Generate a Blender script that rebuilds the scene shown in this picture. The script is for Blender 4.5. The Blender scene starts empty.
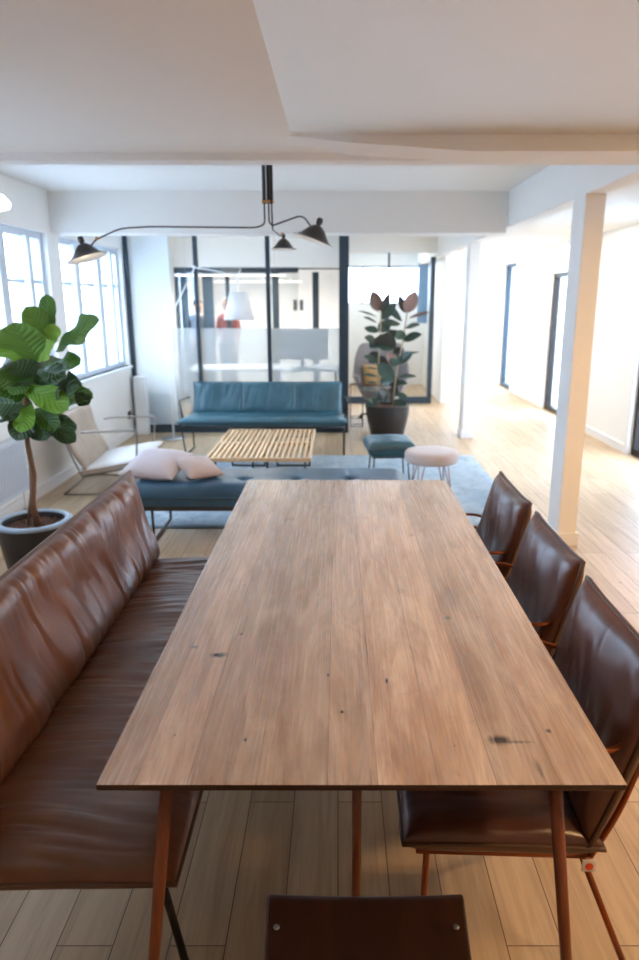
import bpy, bmesh, math, random
from math import sin, cos, pi, radians, sqrt, exp
from mathutils import Vector, Matrix, noise
sc = bpy.context.scene
COL = sc.collection
random.seed(7)

# ------------------------------------------------------------------ helpers
def s2l(c):
    return tuple((x/12.92 if x <= .04045 else ((x+.055)/1.055)**2.4) for x in [v/255 for v in c])

class MB:
    """collects shapes; build() links them as ONE mesh object"""
    def __init__(self): self.v = []; self.f = []
    def add(self, vs, fs):
        n = len(self.v); self.v += [tuple(p) for p in vs]; self.f += [tuple(i+n for i in f) for f in fs]; return self
    def box(self, x0, x1, y0, y1, z0, z1):
        vs = [(x, y, z) for z in (z0, z1) for y in (y0, y1) for x in (x0, x1)]
        return self.add(vs, [(0,2,3,1),(4,5,7,6),(0,1,5,4),(2,6,7,3),(0,4,6,2),(1,3,7,5)])
    def obox(self, c, ex, ey, ez):
        c = Vector(c); ex = Vector(ex); ey = Vector(ey); ez = Vector(ez)
        vs = [c+a*ex+b*ey+d*ez for d in (-1,1) for b in (-1,1) for a in (-1,1)]
        return self.add(vs, [(0,2,3,1),(4,5,7,6),(0,1,5,4),(2,6,7,3),(0,4,6,2),(1,3,7,5)])
    def tube(self, pts, r, n=10, closed=False, smooth_corners=0):
        pts = [Vector(p) for p in pts]
        if smooth_corners: pts = fillet(pts, smooth_corners, closed)
        rs = r if isinstance(r, (list, tuple)) else [r]*len(pts)
        if len(rs) != len(pts): rs = [rs[0]+(rs[-1]-rs[0])*i/(len(pts)-1) for i in range(len(pts))]
        m = len(pts); up = None; vs = []; fs = []
        for i, p in enumerate(pts):
            if closed: d = (pts[(i+1) % m]-pts[i-1])
            elif i == 0: d = pts[1]-p
            elif i == m-1: d = p-pts[-2]
            else: d = (pts[i+1]-p).normalized()+(p-pts[i-1]).normalized()
            d.normalize()
            if up is None:
                up = d.orthogonal().normalized()
            else:
                up = (up-d*up.dot(d)).normalized()
            b = d.cross(up)
            for k in range(n):
                a = 2*pi*k/n
                vs.append(p+(up*cos(a)+b*sin(a))*rs[i])
        for i in range(m if closed else m-1):
            j = (i+1) % m
            for k in range(n):
                l = (k+1) % n
                fs.append((i*n+k, i*n+l, j*n+l, j*n+k))
        if not closed:
            fs.append(tuple(range(n))[::-1]); fs.append(tuple((m-1)*n+k for k in range(n)))
        return self.add(vs, fs)
    def lathe(self, prof, c=(0,0,0), n=32, mat=None, cap=True):
        vs = []; fs = []; m = len(prof)
        for r, z in prof:
            for k in range(n):
                a = 2*pi*k/n; p = Vector((r*cos(a), r*sin(a), z))
                if mat: p = mat @ p
                vs.append(p+Vector(c))
        for i in range(m-1):
            for k in range(n):
                l = (k+1) % n
                fs.append((i*n+k, i*n+l, (i+1)*n+l, (i+1)*n+k))
        if cap:
            fs.append(tuple(range(n))[::-1]); fs.append(tuple((m-1)*n+k for k in range(n)))
        return self.add(vs, fs)
    def ball(self, c, r, n=16, m=10, sx=1, sy=1, sz=1):
        vs = [Vector((c[0], c[1], c[2]-r*sz))]; fs = []
        for i in range(1, m):
            t = -pi/2+pi*i/m
            for k in range(n):
                a = 2*pi*k/n
                vs.append(Vector((c[0]+r*sx*cos(t)*cos(a), c[1]+r*sy*cos(t)*sin(a), c[2]+r*sz*sin(t))))
        vs.append(Vector((c[0], c[1], c[2]+r*sz)))
        for k in range(n): fs.append((0, 1+(k+1) % n, 1+k))
        for i in range(m-2):
            for k in range(n):
                l = (k+1) % n
                fs.append((1+i*n+k, 1+i*n+l, 1+(i+1)*n+l, 1+(i+1)*n+k))
        e = len(vs)-1; o = 1+(m-2)*n
        for k in range(n): fs.append((e, o+k, o+(k+1) % n))
        return self.add(vs, fs)
    def grid(self, fn, nu, nv):
        vs = [fn(i/nu, j/nv) for j in range(nv+1) for i in range(nu+1)]
        fs = [(j*(nu+1)+i, j*(nu+1)+i+1, (j+1)*(nu+1)+i+1, (j+1)*(nu+1)+i) for j in range(nv) for i in range(nu)]
        return self.add(vs, fs)
    def build(self, name, mat, parent=None, smooth=False, bevel=0, angle=None, weld=False, loc=None, solid=0):
        me = bpy.data.meshes.new(name); me.from_pydata(self.v, [], self.f)
        bm = bmesh.new(); bm.from_mesh(me)
        if weld: bmesh.ops.remove_doubles(bm, verts=bm.verts, dist=1e-5)
        if not solid: bmesh.ops.recalc_face_normals(bm, faces=bm.faces)
        bm.to_mesh(me); bm.free()
        if smooth:
            for p in me.polygons: p.use_smooth = True
        if angle: me.set_sharp_from_angle(angle=radians(angle))
        me.materials.append(mat)
        o = bpy.data.objects.new(name, me); COL.objects.link(o)
        if parent: o.parent = parent
        if loc: o.location = loc
        if bevel:
            b = o.modifiers.new('bevel', 'BEVEL'); b.width = bevel; b.segments = 2; b.limit_method = 'ANGLE'
        if solid:
            s = o.modifiers.new('solid', 'SOLIDIFY'); s.thickness = solid
        return o

def fillet(pts, r, closed=False, seg=6):
    out = []; m = len(pts)
    for i, p in enumerate(pts):
        if not closed and i in (0, m-1): out.append(p); continue
        a = pts[i-1]; b = pts[(i+1) % m]
        da = (a-p); db = (b-p); rr = min(r, da.length*.45, db.length*.45)
        s = p+da.normalized()*rr; e = p+db.normalized()*rr
        for k in range(seg+1):
            t = k/seg
            out.append(s*(1-t)**2+p*2*t*(1-t)+e*t*t)
    return out

def tag(o, label=None, cat=None, group=None, kind=None):
    if label: o['label'] = label
    if cat: o['category'] = cat
    if group: o['group'] = group
    if kind: o['kind'] = kind
    return o
def thing(name, label, cat, loc=(0,0,0), rz=0, group=None):
    o = bpy.data.objects.new(name, None); COL.objects.link(o); o.empty_display_size = .1
    o.location = loc; o.rotation_euler = (0, 0, rz)
    return tag(o, label, cat, group)
def struct(mb, name, mat, parent=None, **k):
    o = mb.build(name, mat, parent, **k); o['kind'] = 'structure'; return o
def dup(root, loc, rz, label, group=None):
    r = root.copy(); COL.objects.link(r); r.location = loc; r.rotation_euler = (0, 0, rz); r['label'] = label
    if group: r['group'] = group
    for ch in list(root.children):
        c = ch.copy(); COL.objects.link(c); c.parent = r
        for g in ch.children:
            d = g.copy(); COL.objects.link(d); d.parent = c
    return r

# ------------------------------------------------------------------ materials
class NT:
    def __init__(self, name):
        self.m = bpy.data.materials.new(name); self.m.use_nodes = True
        self.t = self.m.node_tree; self.n = self.t.nodes; self.l = self.t.links
        self.b = self.n['Principled BSDF']; self.out = self.n['Material Output']
    def node(self, typ, **k):
        n = self.n.new(typ)
        for a, v in k.items(): setattr(n, a, v)
        return n
    def set(self, sock, v):
        if hasattr(v, 'is_linked') or isinstance(v, bpy.types.NodeSocket): self.l.new(v, sock)
        else: sock.default_value = v
    def math(self, op, a, b=0, c=0, clamp=False):
        n = self.node('ShaderNodeMath', operation=op, use_clamp=clamp)
        self.set(n.inputs[0], a); self.set(n.inputs[1], b); self.set(n.inputs[2], c); return n.outputs[0]
    def mix(self, f, a, b, bt='MIX'):
        n = self.node('ShaderNodeMix', data_type='RGBA', blend_type=bt)
        self.set(n.inputs[0], f)
        for s, v in ((n.inputs[6], a), (n.inputs[7], b)):
            if isinstance(v, tuple): v = (*v[:3], 1)
            self.set(s, v)
        return n.outputs[2]
    def coord(self, kind='Object', scale=(1,1,1), rot=(0,0,0), loc=(0,0,0)):
        c = self.node('ShaderNodeTexCoord'); m = self.node('ShaderNodeMapping')
        m.inputs['Scale'].default_value = scale; m.inputs['Rotation'].default_value = rot; m.inputs['Location'].default_value = loc
        self.l.new(c.outputs[kind], m.inputs[0]); return m.outputs[0]
    def noise(self, vec, scale, detail=3, rough=.5, dist=0):
        n = self.node('ShaderNodeTexNoise'); self.l.new(vec, n.inputs['Vector'])
        n.inputs['Scale'].default_value = scale; n.inputs['Detail'].default_value = detail
        n.inputs['Roughness'].default_value = rough; n.inputs['Distortion'].default_value = dist
        return n.outputs['Fac']
    def ramp(self, f, stops):
        r = self.node('ShaderNodeValToRGB'); self.l.new(f, r.inputs[0]); e = r.color_ramp.elements
        while len(e) < len(stops): e.new(.5)
        for i, (p, c) in enumerate(stops):
            e[i].position = p; e[i].color = (*c, 1) if isinstance(c, tuple) else (c, c, c, 1)
        return r.outputs[0]
    def bump(self, h, strength=.2, dist=.01, normal=None):
        b = self.node('ShaderNodeBump'); b.inputs['Strength'].default_value = strength; b.inputs['Distance'].default_value = dist
        self.l.new(h, b.inputs['Height'])
        if normal: self.l.new(normal, b.inputs['Normal'])
        self.l.new(b.outputs[0], self.b.inputs['Normal']); return b.outputs[0]
    def base(self, v): self.set(self.b.inputs['Base Color'], (*v, 1) if isinstance(v, tuple) else v)
    def p(self, **k):
        for a, v in k.items():
            self.set(self.b.inputs[a.replace('_', ' ')], v)
        return self

def plain(name, rgb, rough=.5, metal=0, vary=.06, scale=30, bump=0, **k):
    t = NT(name); c = s2l(rgb)
    v = t.coord(); f = t.noise(v, scale, 4)
    lo = tuple(x*(1-vary) for x in c); hi = tuple(min(1, x*(1+vary)) for x in c)
    t.base(t.mix(f, lo, hi)); t.p(Roughness=rough, Metallic=metal, **k)
    if bump: t.bump(f, bump, .005)
    return t.m

M = {}
M['wall'] = plain('white_wall_paint', (240,240,237), .7, vary=.015, scale=6, bump=.03)
M['ceiling'] = plain('white_ceiling_paint', (238,238,234), .8, vary=.015, scale=5, bump=.02)
M['trim'] = plain('white_gloss_trim', (236,238,240), .4, vary=.01)
M['window_frame'] = plain('painted_window_frame', (205,215,226), .4, vary=.02)
M['black_frame'] = plain('blue_black_steel', (52,68,80), .4, .3)
M['dark_metal'] = plain('dark_steel_rod', (52,48,46), .35, .8)
M['black'] = plain('matt_black_enamel', (48,46,48), .35, .2)
M['black_plastic'] = plain('black_plastic', (22,22,24), .45)
M['brass'] = plain('brass', (200,150,90), .3, 1)
M['copper'] = plain('copper_rod', (150,82,48), .3, .85)
M['white_metal'] = plain('white_powder_coat', (240,242,244), .35)
M['shade_white'] = plain('white_lamp_enamel', (250,248,244), .3)
M['concrete'] = plain('pale_ground', (205,205,205), .9)
M['silver'] = plain('brushed_steel', (170,172,176), .3, .9)

def leather(name, rgb, hi, rough=.33, wear=.5):
    t = NT(name); v = t.coord()
    f1 = t.noise(v, 3.2, 4, .55); f2 = t.noise(v, 260, 1, .5); f3 = t.noise(v, 11, 2, .5)
    c = t.mix(t.ramp(f1, [(.3, 0.0), (.7, 1.0)]), s2l(rgb), s2l(hi))
    c = t.mix(t.math('MULTIPLY', f3, wear), c, tuple(min(1, x*1.35) for x in s2l(hi)))
    t.base(c)
    t.p(Roughness=t.math('MULTIPLY_ADD', f1, .16, rough-.04), Specular_IOR_Level=.65)
    t.bump(f2, .07, .002); return t.m
M['brown_leather'] = leather('worn_brown_leather', (80,45,27), (126,80,52), .29, .25)
M['brown_chair_leather'] = leather('dark_brown_leather', (80,46,36), (108,66,52), .27, .2)
M['brown_piping'] = plain('brown_leather_piping', (92,64,48), .45)
M['teal_leather'] = leather('teal_leather', (38,76,88), (60,106,120), .32, .3)
M['teal_dark'] = leather('deep_blue_leather', (32,66,94), (48,92,120), .36, .2)
M['teal_piping'] = plain('teal_leather_piping', (44,70,80), .4)
M['cream_leather'] = leather('cream_canvas_leather', (196,190,182), (222,218,212), .42, .2)
M['sand_leather'] = leather('sand_leather', (150,132,114), (186,172,156), .42, .2)
M['grey_rod'] = plain('grey_steel_rod', (156,148,142), .35, .6)
M['tan_leather'] = plain('tan_underside', (150,120,98), .6)

def fabric(name, rgb, rough=.9, s=300):
    t = NT(name); v = t.coord(); f = t.noise(v, s, 2); g = t.noise(v, 6, 3)
    c = s2l(rgb); t.base(t.mix(g, tuple(x*.88 for x in c), tuple(min(1, x*1.08) for x in c)))
    t.p(Roughness=rough, Sheen_Weight=.3); t.bump(f, .25, .003); return t.m
M['pale_pink'] = fabric('pale_pink_linen', (214,204,210))
M['rose'] = fabric('dusty_rose_linen', (204,184,178))
M['pink_velvet'] = fabric('blush_felt', (208,192,186))
M['grey_felt'] = fabric('grey_felt', (140,138,142))
M['orange_felt'] = fabric('orange_fabric', (214,174,116))
M['lampshade'] = fabric('white_lamp_cotton', (248,248,246))
M['red_cloth'] = fabric('red_cotton', (178,98,92))
M['blue_cloth'] = fabric('grey_blue_cotton', (110,124,140))
M['dark_cloth'] = fabric('dark_trousers', (50,54,62))
M['skin'] = plain('skin', (222,176,150), .55)
M['hair'] = plain('dark_hair', (52,42,38), .6)
M['hair_fair'] = plain('light_brown_hair', (150,112,80), .6)

# walnut table top: boards along y, object coordinates in world metres
def walnut():
    t = NT('walnut_boards')
    tc = t.node('ShaderNodeTexCoord'); sep = t.node('ShaderNodeSeparateXYZ'); t.l.new(tc.outputs['Object'], sep.inputs[0])
    X, Y = sep.outputs[0], sep.outputs[1]
    edges = [-.385, -.285, -.155, -.02, .075, .19, .30, .42]
    idx = 0
    for e in edges:
        s = t.math('GREATER_THAN', X, e); idx = s if idx == 0 else t.math('ADD', idx, s)
    wn = t.node('ShaderNodeTexWhiteNoise', noise_dimensions='1D'); t.l.new(t.math('ADD', t.math('MULTIPLY', idx, 3.37), 2.3), wn.inputs['W'])
    # stretched grain, shifted for each board
    cb = t.node('ShaderNodeCombineXYZ')
    t.l.new(t.math('ADD', t.math('MULTIPLY', X, 9.0), t.math('MULTIPLY', idx, 5.1)), cb.inputs[0])
    t.l.new(t.math('ADD', t.math('MULTIPLY', Y, .8), t.math('MULTIPLY', idx, 2.7)), cb.inputs[1])
    g1 = t.noise(cb.outputs[0], 1.0, 4, .55, .9)
    wv = t.node('ShaderNodeMath', operation='SINE'); t.l.new(t.math('MULTIPLY', g1, 74), wv.inputs[0])
    rings = t.math('POWER', t.math('MULTIPLY_ADD', wv.outputs[0], .5, .5), 2.2)
    cb2 = t.node('ShaderNodeCombineXYZ'); t.l.new(t.math('MULTIPLY', X, 150), cb2.inputs[0]); t.l.new(t.math('MULTIPLY', Y, 3.0), cb2.inputs[1])
    fine = t.noise(cb2.outputs[0], 1.0, 3, .6)
    patch = t.noise(t.coord(scale=(5.5, .8, 1)), 1.8, 6, .68, 1.2)
    c = t.mix(g1, s2l((148,115,90)), s2l((206,175,148)))
    c = t.mix(t.ramp(patch, [(.38, 0.0), (.58, .9)]), c, s2l((224,201,180)))
    c = t.mix(t.math('MULTIPLY', rings, .22), c, s2l((106,84,72)))
    c = t.mix(t.math('MULTIPLY', fine, .22), c, s2l((118,96,82)))
    cur = t.noise(t.coord(scale=(3.2, 3.8, 1)), 3.0, 5, .7, 1.8)
    c = t.mix(t.math('MULTIPLY', t.ramp(cur, [(.60, 0.0), (.74, 1.0)]), .30, clamp=True), c, s2l((98,76,64)))
    tone = t.node('ShaderNodeHueSaturation'); t.l.new(c, tone.inputs['Color'])
    t.l.new(t.math('MULTIPLY_ADD', wn.outputs['Value'], .38, .86), tone.inputs['Value'])
    c = tone.outputs[0]
    for e in edges:   # thin glue lines
        d = t.math('ABSOLUTE', t.math('SUBTRACT', X, e))
        c = t.mix(t.math('MULTIPLY', t.math('LESS_THAN', d, .0013), .5), c, s2l((90,60,45)))
    knots = [(-.306,1.614,.022,.014,1),(-.378,1.657,.011,.008,.8),(-.265,1.73,.006,.006,.8),(.335,1.259,.024,.016,1),
             (.445,1.29,.006,.008,1),(.392,1.164,.004,.035,.7),(.117,1.489,.005,.013,1),(.009,1.36,.005,.007,1),
             (-.193,1.259,.004,.008,1),(-.342,1.276,.003,.004,.8),(.315,1.828,.010,.012,.75),(.403,1.835,.006,.008,.6),
             (-.024,1.516,.004,.008,.9),(.24,1.24,.003,.003,.9),(-.335,1.45,.011,.075,.28),(.34,1.97,.03,.085,.30),
             (.05,2.6,.01,.04,.35),(-.2,2.75,.03,.02,.3),(.29,2.55,.012,.012,.4),(.2,2.02,.014,.02,.3),(-.16,2.2,.007,.03,.3),(.37,1.252,.03,.005,.75)]
    for kx, ky, rx, ry, st in knots:
        a = t.math('DIVIDE', t.math('SUBTRACT', X, kx), rx); b = t.math('DIVIDE', t.math('SUBTRACT', Y, ky), ry)
        d = t.math('SQRT', t.math('ADD', t.math('MULTIPLY', a, a), t.math('MULTIPLY', b, b)))
        d = t.math('ADD', d, t.math('MULTIPLY_ADD', fine, .9, -.45))
        m = t.math('MULTIPLY', t.math('SUBTRACT', 1.0, t.math('DIVIDE', t.math('SUBTRACT', d, .45), .85), clamp=True), st, clamp=True)
        c = t.mix(m, c, s2l((46,34,30)))
    t.base(c)
    t.p(Roughness=t.math('MULTIPLY_ADD', fine, .10, .22), Specular_IOR_Level=1.0, Coat_Weight=.6, Coat_Roughness=.22)
    t.bump(t.math('ADD', fine, t.math('MULTIPLY', rings, .2)), .06, .002)
    return t.m
M['walnut'] = walnut()

def wood(name, a, b, scale=(30, 2, 30), rough=.4):
    t = NT(name); v = t.coord(scale=scale); f = t.noise(v, 1, 4, .6, .6); g = t.noise(v, 5, 3)
    c = t.mix(t.ramp(f, [(.3, 0.0), (.7, 1.0)]), s2l(a), s2l(b)); c = t.mix(t.math('MULTIPLY', g, .25), c, tuple(x*.6 for x in s2l(a)))
    t.base(c); t.p(Roughness=rough); t.bump(g, .05, .002); return t.m
M['leg_wood'] = wood('reddish_brown_leg_wood', (112,58,34), (150,84,50), (40,40,3), .35)
M['pine'] = wood('pale_pine_slats', (222,184,140), (244,214,172), (30,2,30), .45)
M['plywood'] = wood('dark_stained_plywood', (44,27,23), (72,44,36), (14,2.2,14), .33)
M['shaded_edge_wood'] = wood('shaded_walnut_edge', (58,38,30), (78,52,40), (3,40,40), .45)  # darkened walnut: the shade on the table edge is put into the colour

def oak_floor():
    t = NT('light_oak_planks'); v = t.coord(rot=(0, 0, radians(90)))
    b = t.node('ShaderNodeTexBrick'); t.l.new(v, b.inputs['Vector'])
    b.offset = .37; b.offset_frequency = 2; b.squash = 1
    b.inputs['Scale'].default_value = 1; b.inputs['Brick Width'].default_value = 1.45; b.inputs['Row Height'].default_value = .147
    b.inputs['Mortar Size'].default_value = .0018; b.inputs['Mortar Smooth'].default_value = .2
    b.inputs['Color1'].default_value = (*s2l((204,178,144)), 1); b.inputs['Color2'].default_value = (*s2l((184,156,118)), 1)
    b.inputs['Mortar'].default_value = (*s2l((70,52,38)), 1)
    g = t.noise(t.coord(scale=(26, 1.6, 1)), 1.2, 5, .62, .8); f = t.noise(t.coord(scale=(120, 5, 1)), 1, 3)
    c = t.mix(t.math('MULTIPLY', t.ramp(g, [(.4, 0.0), (.7, 1.0)]), .45), b.outputs['Color'], s2l((122,96,72)))
    c = t.mix(t.math('MULTIPLY', f, .22), c, s2l((186,166,140)))
    k = t.node('ShaderNodeTexVoronoi'); t.l.new(t.coord(scale=(3.1, 1.6, 1)), k.inputs['Vector']); k.inputs['Scale'].default_value = 1.6
    c = t.mix(t.math('MULTIPLY', t.ramp(k.outputs['Distance'], [(.012, 1.0), (.05, 0.0)]), .7), c, s2l((70,48,34)))
    t.base(c); t.p(Roughness=t.math('MULTIPLY_ADD', g, .2, .33)); 
    t.bump(t.math('SUBTRACT', f, t.math('MULTIPLY', b.outputs['Fac'], 3)), .08, .003); return t.m
M['floor'] = oak_floor()

def rug():
    t = NT('faded_blue_rug'); a = t.noise(t.coord(), 2.6, 6, .7, .8); b = t.noise(t.coord(), 14, 6, .7); w = t.noise(t.coord(), 180, 2)
    c = t.mix(t.ramp(a, [(.35, 0.0), (.65, 1.0)]), s2l((118,146,164)), s2l((176,192,200)))
    c = t.mix(t.math('MULTIPLY', t.ramp(b, [(.5, 0.0), (.62, 1.0)]), .6), c, s2l((88,108,128)))
    t.base(c); t.p(Roughness=.95, Sheen_Weight=.3); t.bump(w, .4, .004); return t.m
M['rug'] = rug()

def soil():
    t = NT('bark_soil'); a = t.noise(t.coord(), 60, 5, .8); t.base(t.ramp(a, [(.35, s2l((50,34,26))), (.7, s2l((150,104,80)))])); t.p(Roughness=.95); t.bump(a, 1, .02); return t.m
M['soil'] = soil()

def leaf_mat(name, a, b, back, rough=.35, trans=.25, veins=1.0, vc=(150,176,96)):
    t = NT(name)
    geo = t.node('ShaderNodeNewGeometry'); f = t.noise(t.coord(), 9, 4, .6)
    c = t.mix(f, s2l(a), s2l(b))
    tc = t.node('ShaderNodeTexCoord'); sp = t.node('ShaderNodeSeparateXYZ'); t.l.new(tc.outputs['UV'], sp.inputs[0])
    sd = t.math('ABSOLUTE', t.math('SUBTRACT', sp.outputs[1], .5))
    mid = t.math('LESS_THAN', sd, .022)
    sv = t.math('SINE', t.math('MULTIPLY', t.math('SUBTRACT', sp.outputs[0], t.math('MULTIPLY', sd, .55)), 56))
    vein = t.math('MAXIMUM', mid, t.math('MULTIPLY', t.math('GREATER_THAN', sv, .86), veins))
    c = t.mix(t.math('MULTIPLY', vein, .24), c, s2l(vc)); t.bump(t.math('MULTIPLY_ADD', sv, veins, mid), .35, .006)
    c = t.mix(geo.outputs['Backfacing'], c, s2l(back))
    t.base(c); t.p(Roughness=rough, Specular_IOR_Level=.5)
    tr = t.node('ShaderNodeBsdfTranslucent'); t.l.new(t.mix(.5, c, s2l(b)), tr.inputs['Color'])
    mx = t.node('ShaderNodeMixShader'); mx.inputs[0].default_value = trans
    t.l.new(t.b.outputs[0], mx.inputs[1]); t.l.new(tr.outputs[0], mx.inputs[2]); t.l.new(mx.outputs[0], t.out.inputs[0])
    return t.m
M['fig_leaf'] = leaf_mat('fiddle_leaf_green', (40,78,30), (84,132,44), (104,142,66), .38, .3)
M['fig_leaf_bright'] = leaf_mat('bright_fiddle_leaf_green', (88,142,40), (142,190,66), (150,190,90), .38, .4)  # brightest of the fig's leaf greens
M['fig_leaf_dark'] = leaf_mat('dark_fiddle_leaf_green', (30,52,34), (52,84,46), (70,92,60), .33, .15)  # darkest of the fig's leaf greens
M['rubber_leaf'] = leaf_mat('dark_rubber_leaf', (42,62,56), (74,96,84), (70,70,66), .22, .08, .1, (110,120,96))
M['rubber_leaf_young'] = leaf_mat('bronze_rubber_leaf', (104,84,78), (136,112,100), (150,122,112), .3, .15, .15, (170,140,120))
M['bark'] = plain('brown_bark', (120,88,66), .8, vary=.25, scale=40, bump=.4)
M['rubber_stem'] = plain('pale_stem', (176,160,130), .7, vary=.1)

def glass(name, tint=(1,1,1), f0=.05, alpha=.94):
    t = NT(name); t.n.remove(t.b)
    tr = t.node('ShaderNodeBsdfTransparent'); tr.inputs[0].default_value = (*[x*alpha for x in tint], 1)
    gl = t.node('ShaderNodeBsdfGlossy'); gl.inputs['Roughness'].default_value = .02
    lw = t.node('ShaderNodeLayerWeight'); fc = t.math('POWER', lw.outputs['Facing'], 5); fr = t.math('MULTIPLY_ADD', fc, .5, .025)
    lw.inputs[0].default_value = .5
    mx = t.node('ShaderNodeMixShader'); t.l.new(fr, mx.inputs[0]); t.l.new(tr.outputs[0], mx.inputs[1]); t.l.new(gl.outputs[0], mx.inputs[2])
    t.l.new(mx.outputs[0], t.out.inputs[0]); return t.m
M['glass'] = glass('clear_glass', (.98,.995,1))
def frosted(name, clear, a=1.0):
    t = NT(name); t.n.remove(t.b)
    tr = t.node('ShaderNodeBsdfTransparent'); tr.inputs[0].default_value = (.93,.97,1,1)
    d = t.node('ShaderNodeBsdfTranslucent'); d.inputs[0].default_value = (.60*a,.64*a,.66*a,1)
    e = t.node('ShaderNodeBsdfDiffuse'); e.inputs[0].default_value = (.58*a,.62*a,.64*a,1)
    m1 = t.node('ShaderNodeMixShader'); m1.inputs[0].default_value = .42; t.l.new(d.outputs[0], m1.inputs[1]); t.l.new(e.outputs[0], m1.inputs[2])
    m2 = t.node('ShaderNodeMixShader'); m2.inputs[0].default_value = clear; t.l.new(m1.outputs[0], m2.inputs[1]); t.l.new(tr.outputs[0], m2.inputs[2])
    t.l.new(m2.outputs[0], t.out.inputs[0]); return t.m
M['frost'] = frosted('frosted_film_glass', .58)
M['frost_dense'] = frosted('dense_frosted_glass', .12, 1.4)
def emit(name, rgb, s):
    t = NT(name); t.n.remove(t.b); e = t.node('ShaderNodeEmission'); e.inputs[0].default_value = (*s2l(rgb), 1); e.inputs[1].default_value = s
    t.l.new(e.outputs[0], t.out.inputs[0]); return t.m
M['led'] = emit('warm_led_tube', (255,246,226), 2.5)
M['bulb'] = emit('warm_bulb', (255,240,215), 14)
M['globe'] = emit('lit_opal_glass', (255,252,245), 2.2)
M['spot'] = emit('ceiling_spot_glow', (255,246,232), 5)
M['screen'] = plain('dark_grey_screen', (84,92,104), .3)
M['tag_white'] = plain('white_tag', (238,232,226), .6)
M['tag_red'] = plain('orange_red_print', (232,84,40), .6)
M['facade'] = plain('pale_render_facade', (236,232,228), .9)
M['far_window'] = plain('far_window_pane', (170,182,196), .5)
M['sky_sheen_rim'] = plain('sky_sheen_pot_rim', (150,170,190), .4)  # pale blue paints the sky's reflection onto the black pot's rim
M['blue_panel'] = plain('blue_grey_blind', (110,146,180), .6)
M['floor_grey'] = M['floor']

# ------------------------------------------------------------------ the shell
XL, XR, YB, YF = -2.55, 3.15, -2.4, 14.0
struct(MB().box(XL-.3, XR+.3, YB-.2, YF+.2, -.12, 0), 'floor', M['floor'])
struct(MB().box(-40, 40, -40, 60, -.32, -.12), 'ground', M['concrete'])
c_ = MB()
c_.box(XL-.3, XR+.3, 3.67, YF+.2, 2.55, 2.75)                # ceiling over the lounge
struct(c_, 'ceiling', M['ceiling'])
struct(MB().box(XL-.3, XR+.3, YB-.2, 3.67, 2.30, 2.75), 'ceiling_near', M['ceiling'])
struct(MB().box(XL, XR-.02, 3.55, 3.67, 2.268, 2.30), 'trim_1', M['ceiling'])
def soffit():
    m = MB(); x0, x1 = -.24, XR-.02
    # soft edged bulkhead: fades out at the left
    def fn(u, v): 
        return None
    y0, y1, zb, zt = 3.10, 3.34, 2.222, 2.305
    vs = [(x0, y0+.1, zt), (x0, y1, zt), (x0+.3, y0+.02, zb+.035), (x0+.3, y1, zb+.03), (x0+.8, y0, zb), (x0+.8, y1, zb), (x1, y0, zb), (x1, y1, zb),
          (x0+.3, y0+.02, zt), (x0+.3, y1, zt), (x0+.8, y0, zt), (x0+.8, y1, zt), (x1, y0, zt), (x1, y1, zt)]
    fs = [(0,2,3,1),(2,4,5,3),(4,6,7,5),(0,8,2),(2,8,10,4),(4,10,12,6),(1,3,9),(3,5,11,9),(5,7,13,11),(6,12,13,7)]
    return m.add(vs, fs)
struct(soffit(), 'trim_2', M['ceiling'])
sl = MB(); prof = [(-.20, 2.3002), (-.08, 2.294), (.16, 2.287), (XR-.02, 2.285)]
sl.add([(x, y, z) for y in (YB, 3.12) for x, z in prof]+[(x, y, 2.3005) for y in (YB, 3.12) for x, z in prof], [(k, k+1, 5+k, 4+k) for k in range(3)]+[(4+k, 5+k, 13+k, 12+k) for k in range(3)])
struct(sl, 'trim_3', M['ceiling'], smooth=True)
# beams on the two columns
struct(MB().box(XL, 1.50, 6.53, 6.80, 2.20, 2.56), 'beam', M['ceiling'], bevel=.01)
struct(MB().box(1.50, 1.63, 3.35, YF, 2.25, 2.56), 'beam', M['ceiling'], bevel=.01)
struct(MB().box(.10, 1.50, 11.14, 11.26, 2.32, 2.56), 'beam', M['ceiling'])
struct(MB().box(1.64, XR, 3.67, YF, 2.40, 2.45), 'ceiling_aisle', M['ceiling'])
struct(MB().box(XL, .115, 8.65, 8.73, 2.46, 2.56), 'trim_4', M['ceiling'])
for y in (4.50, 8.30):
    m = MB().box(1.50, 1.625, y, y+.24, 0, 2.26)
    o = struct(m, 'column', M['wall'], bevel=.006)
    struct(MB().box(1.488, 1.637, y-.012, y+.252, 0, .09), 'column_base', M['trim'], o)

def wall_x(x0, x1, ya, yb, zt, holes):
    """wall in the y-z plane with rectangular openings (y0, y1, z0, z1)"""
    m = MB(); y = ya
    for a, b, z0, z1 in sorted(holes):
        m.box(x0, x1, y, a, 0, zt)
        if z0 > 0: m.box(x0, x1, a, b, 0, z0)
        m.box(x0, x1, a, b, z1, zt); y = b
    m.box(x0, x1, y, yb, 0, zt); return m
def wall_y(y0, y1, xa, xb, zt, holes):
    m = MB(); x = xa
    for a, b, z0, z1 in sorted(holes):
        m.box(x, a, y0, y1, 0, zt)
        if z0 > 0: m.box(a, b, y0, y1, 0, z0)
        m.box(a, b, y0, y1, z1, zt); x = b
    m.box(x, xb, y0, y1, 0, zt); return m
WZ0, WZ1 = .85, 2.195
WIN = [(2.1, 3.3, [2.5, 2.9]), (4.72, 6.42, [5.10, 5.55, 6.05]), (6.70, 8.56, [7.13, 7.77, 8.20]), (9.2, 10.9, [9.8, 10.35]), (11.6, 13.2, [12.1, 12.7])]  # first and last two windows are unseen, added to bring daylight in
struct(wall_x(XL-.22, XL, YB, YF, 2.6, [(a, b, WZ0, WZ1) for a, b, _ in WIN]), 'wall_left', M['wall'])
n = 0
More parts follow.
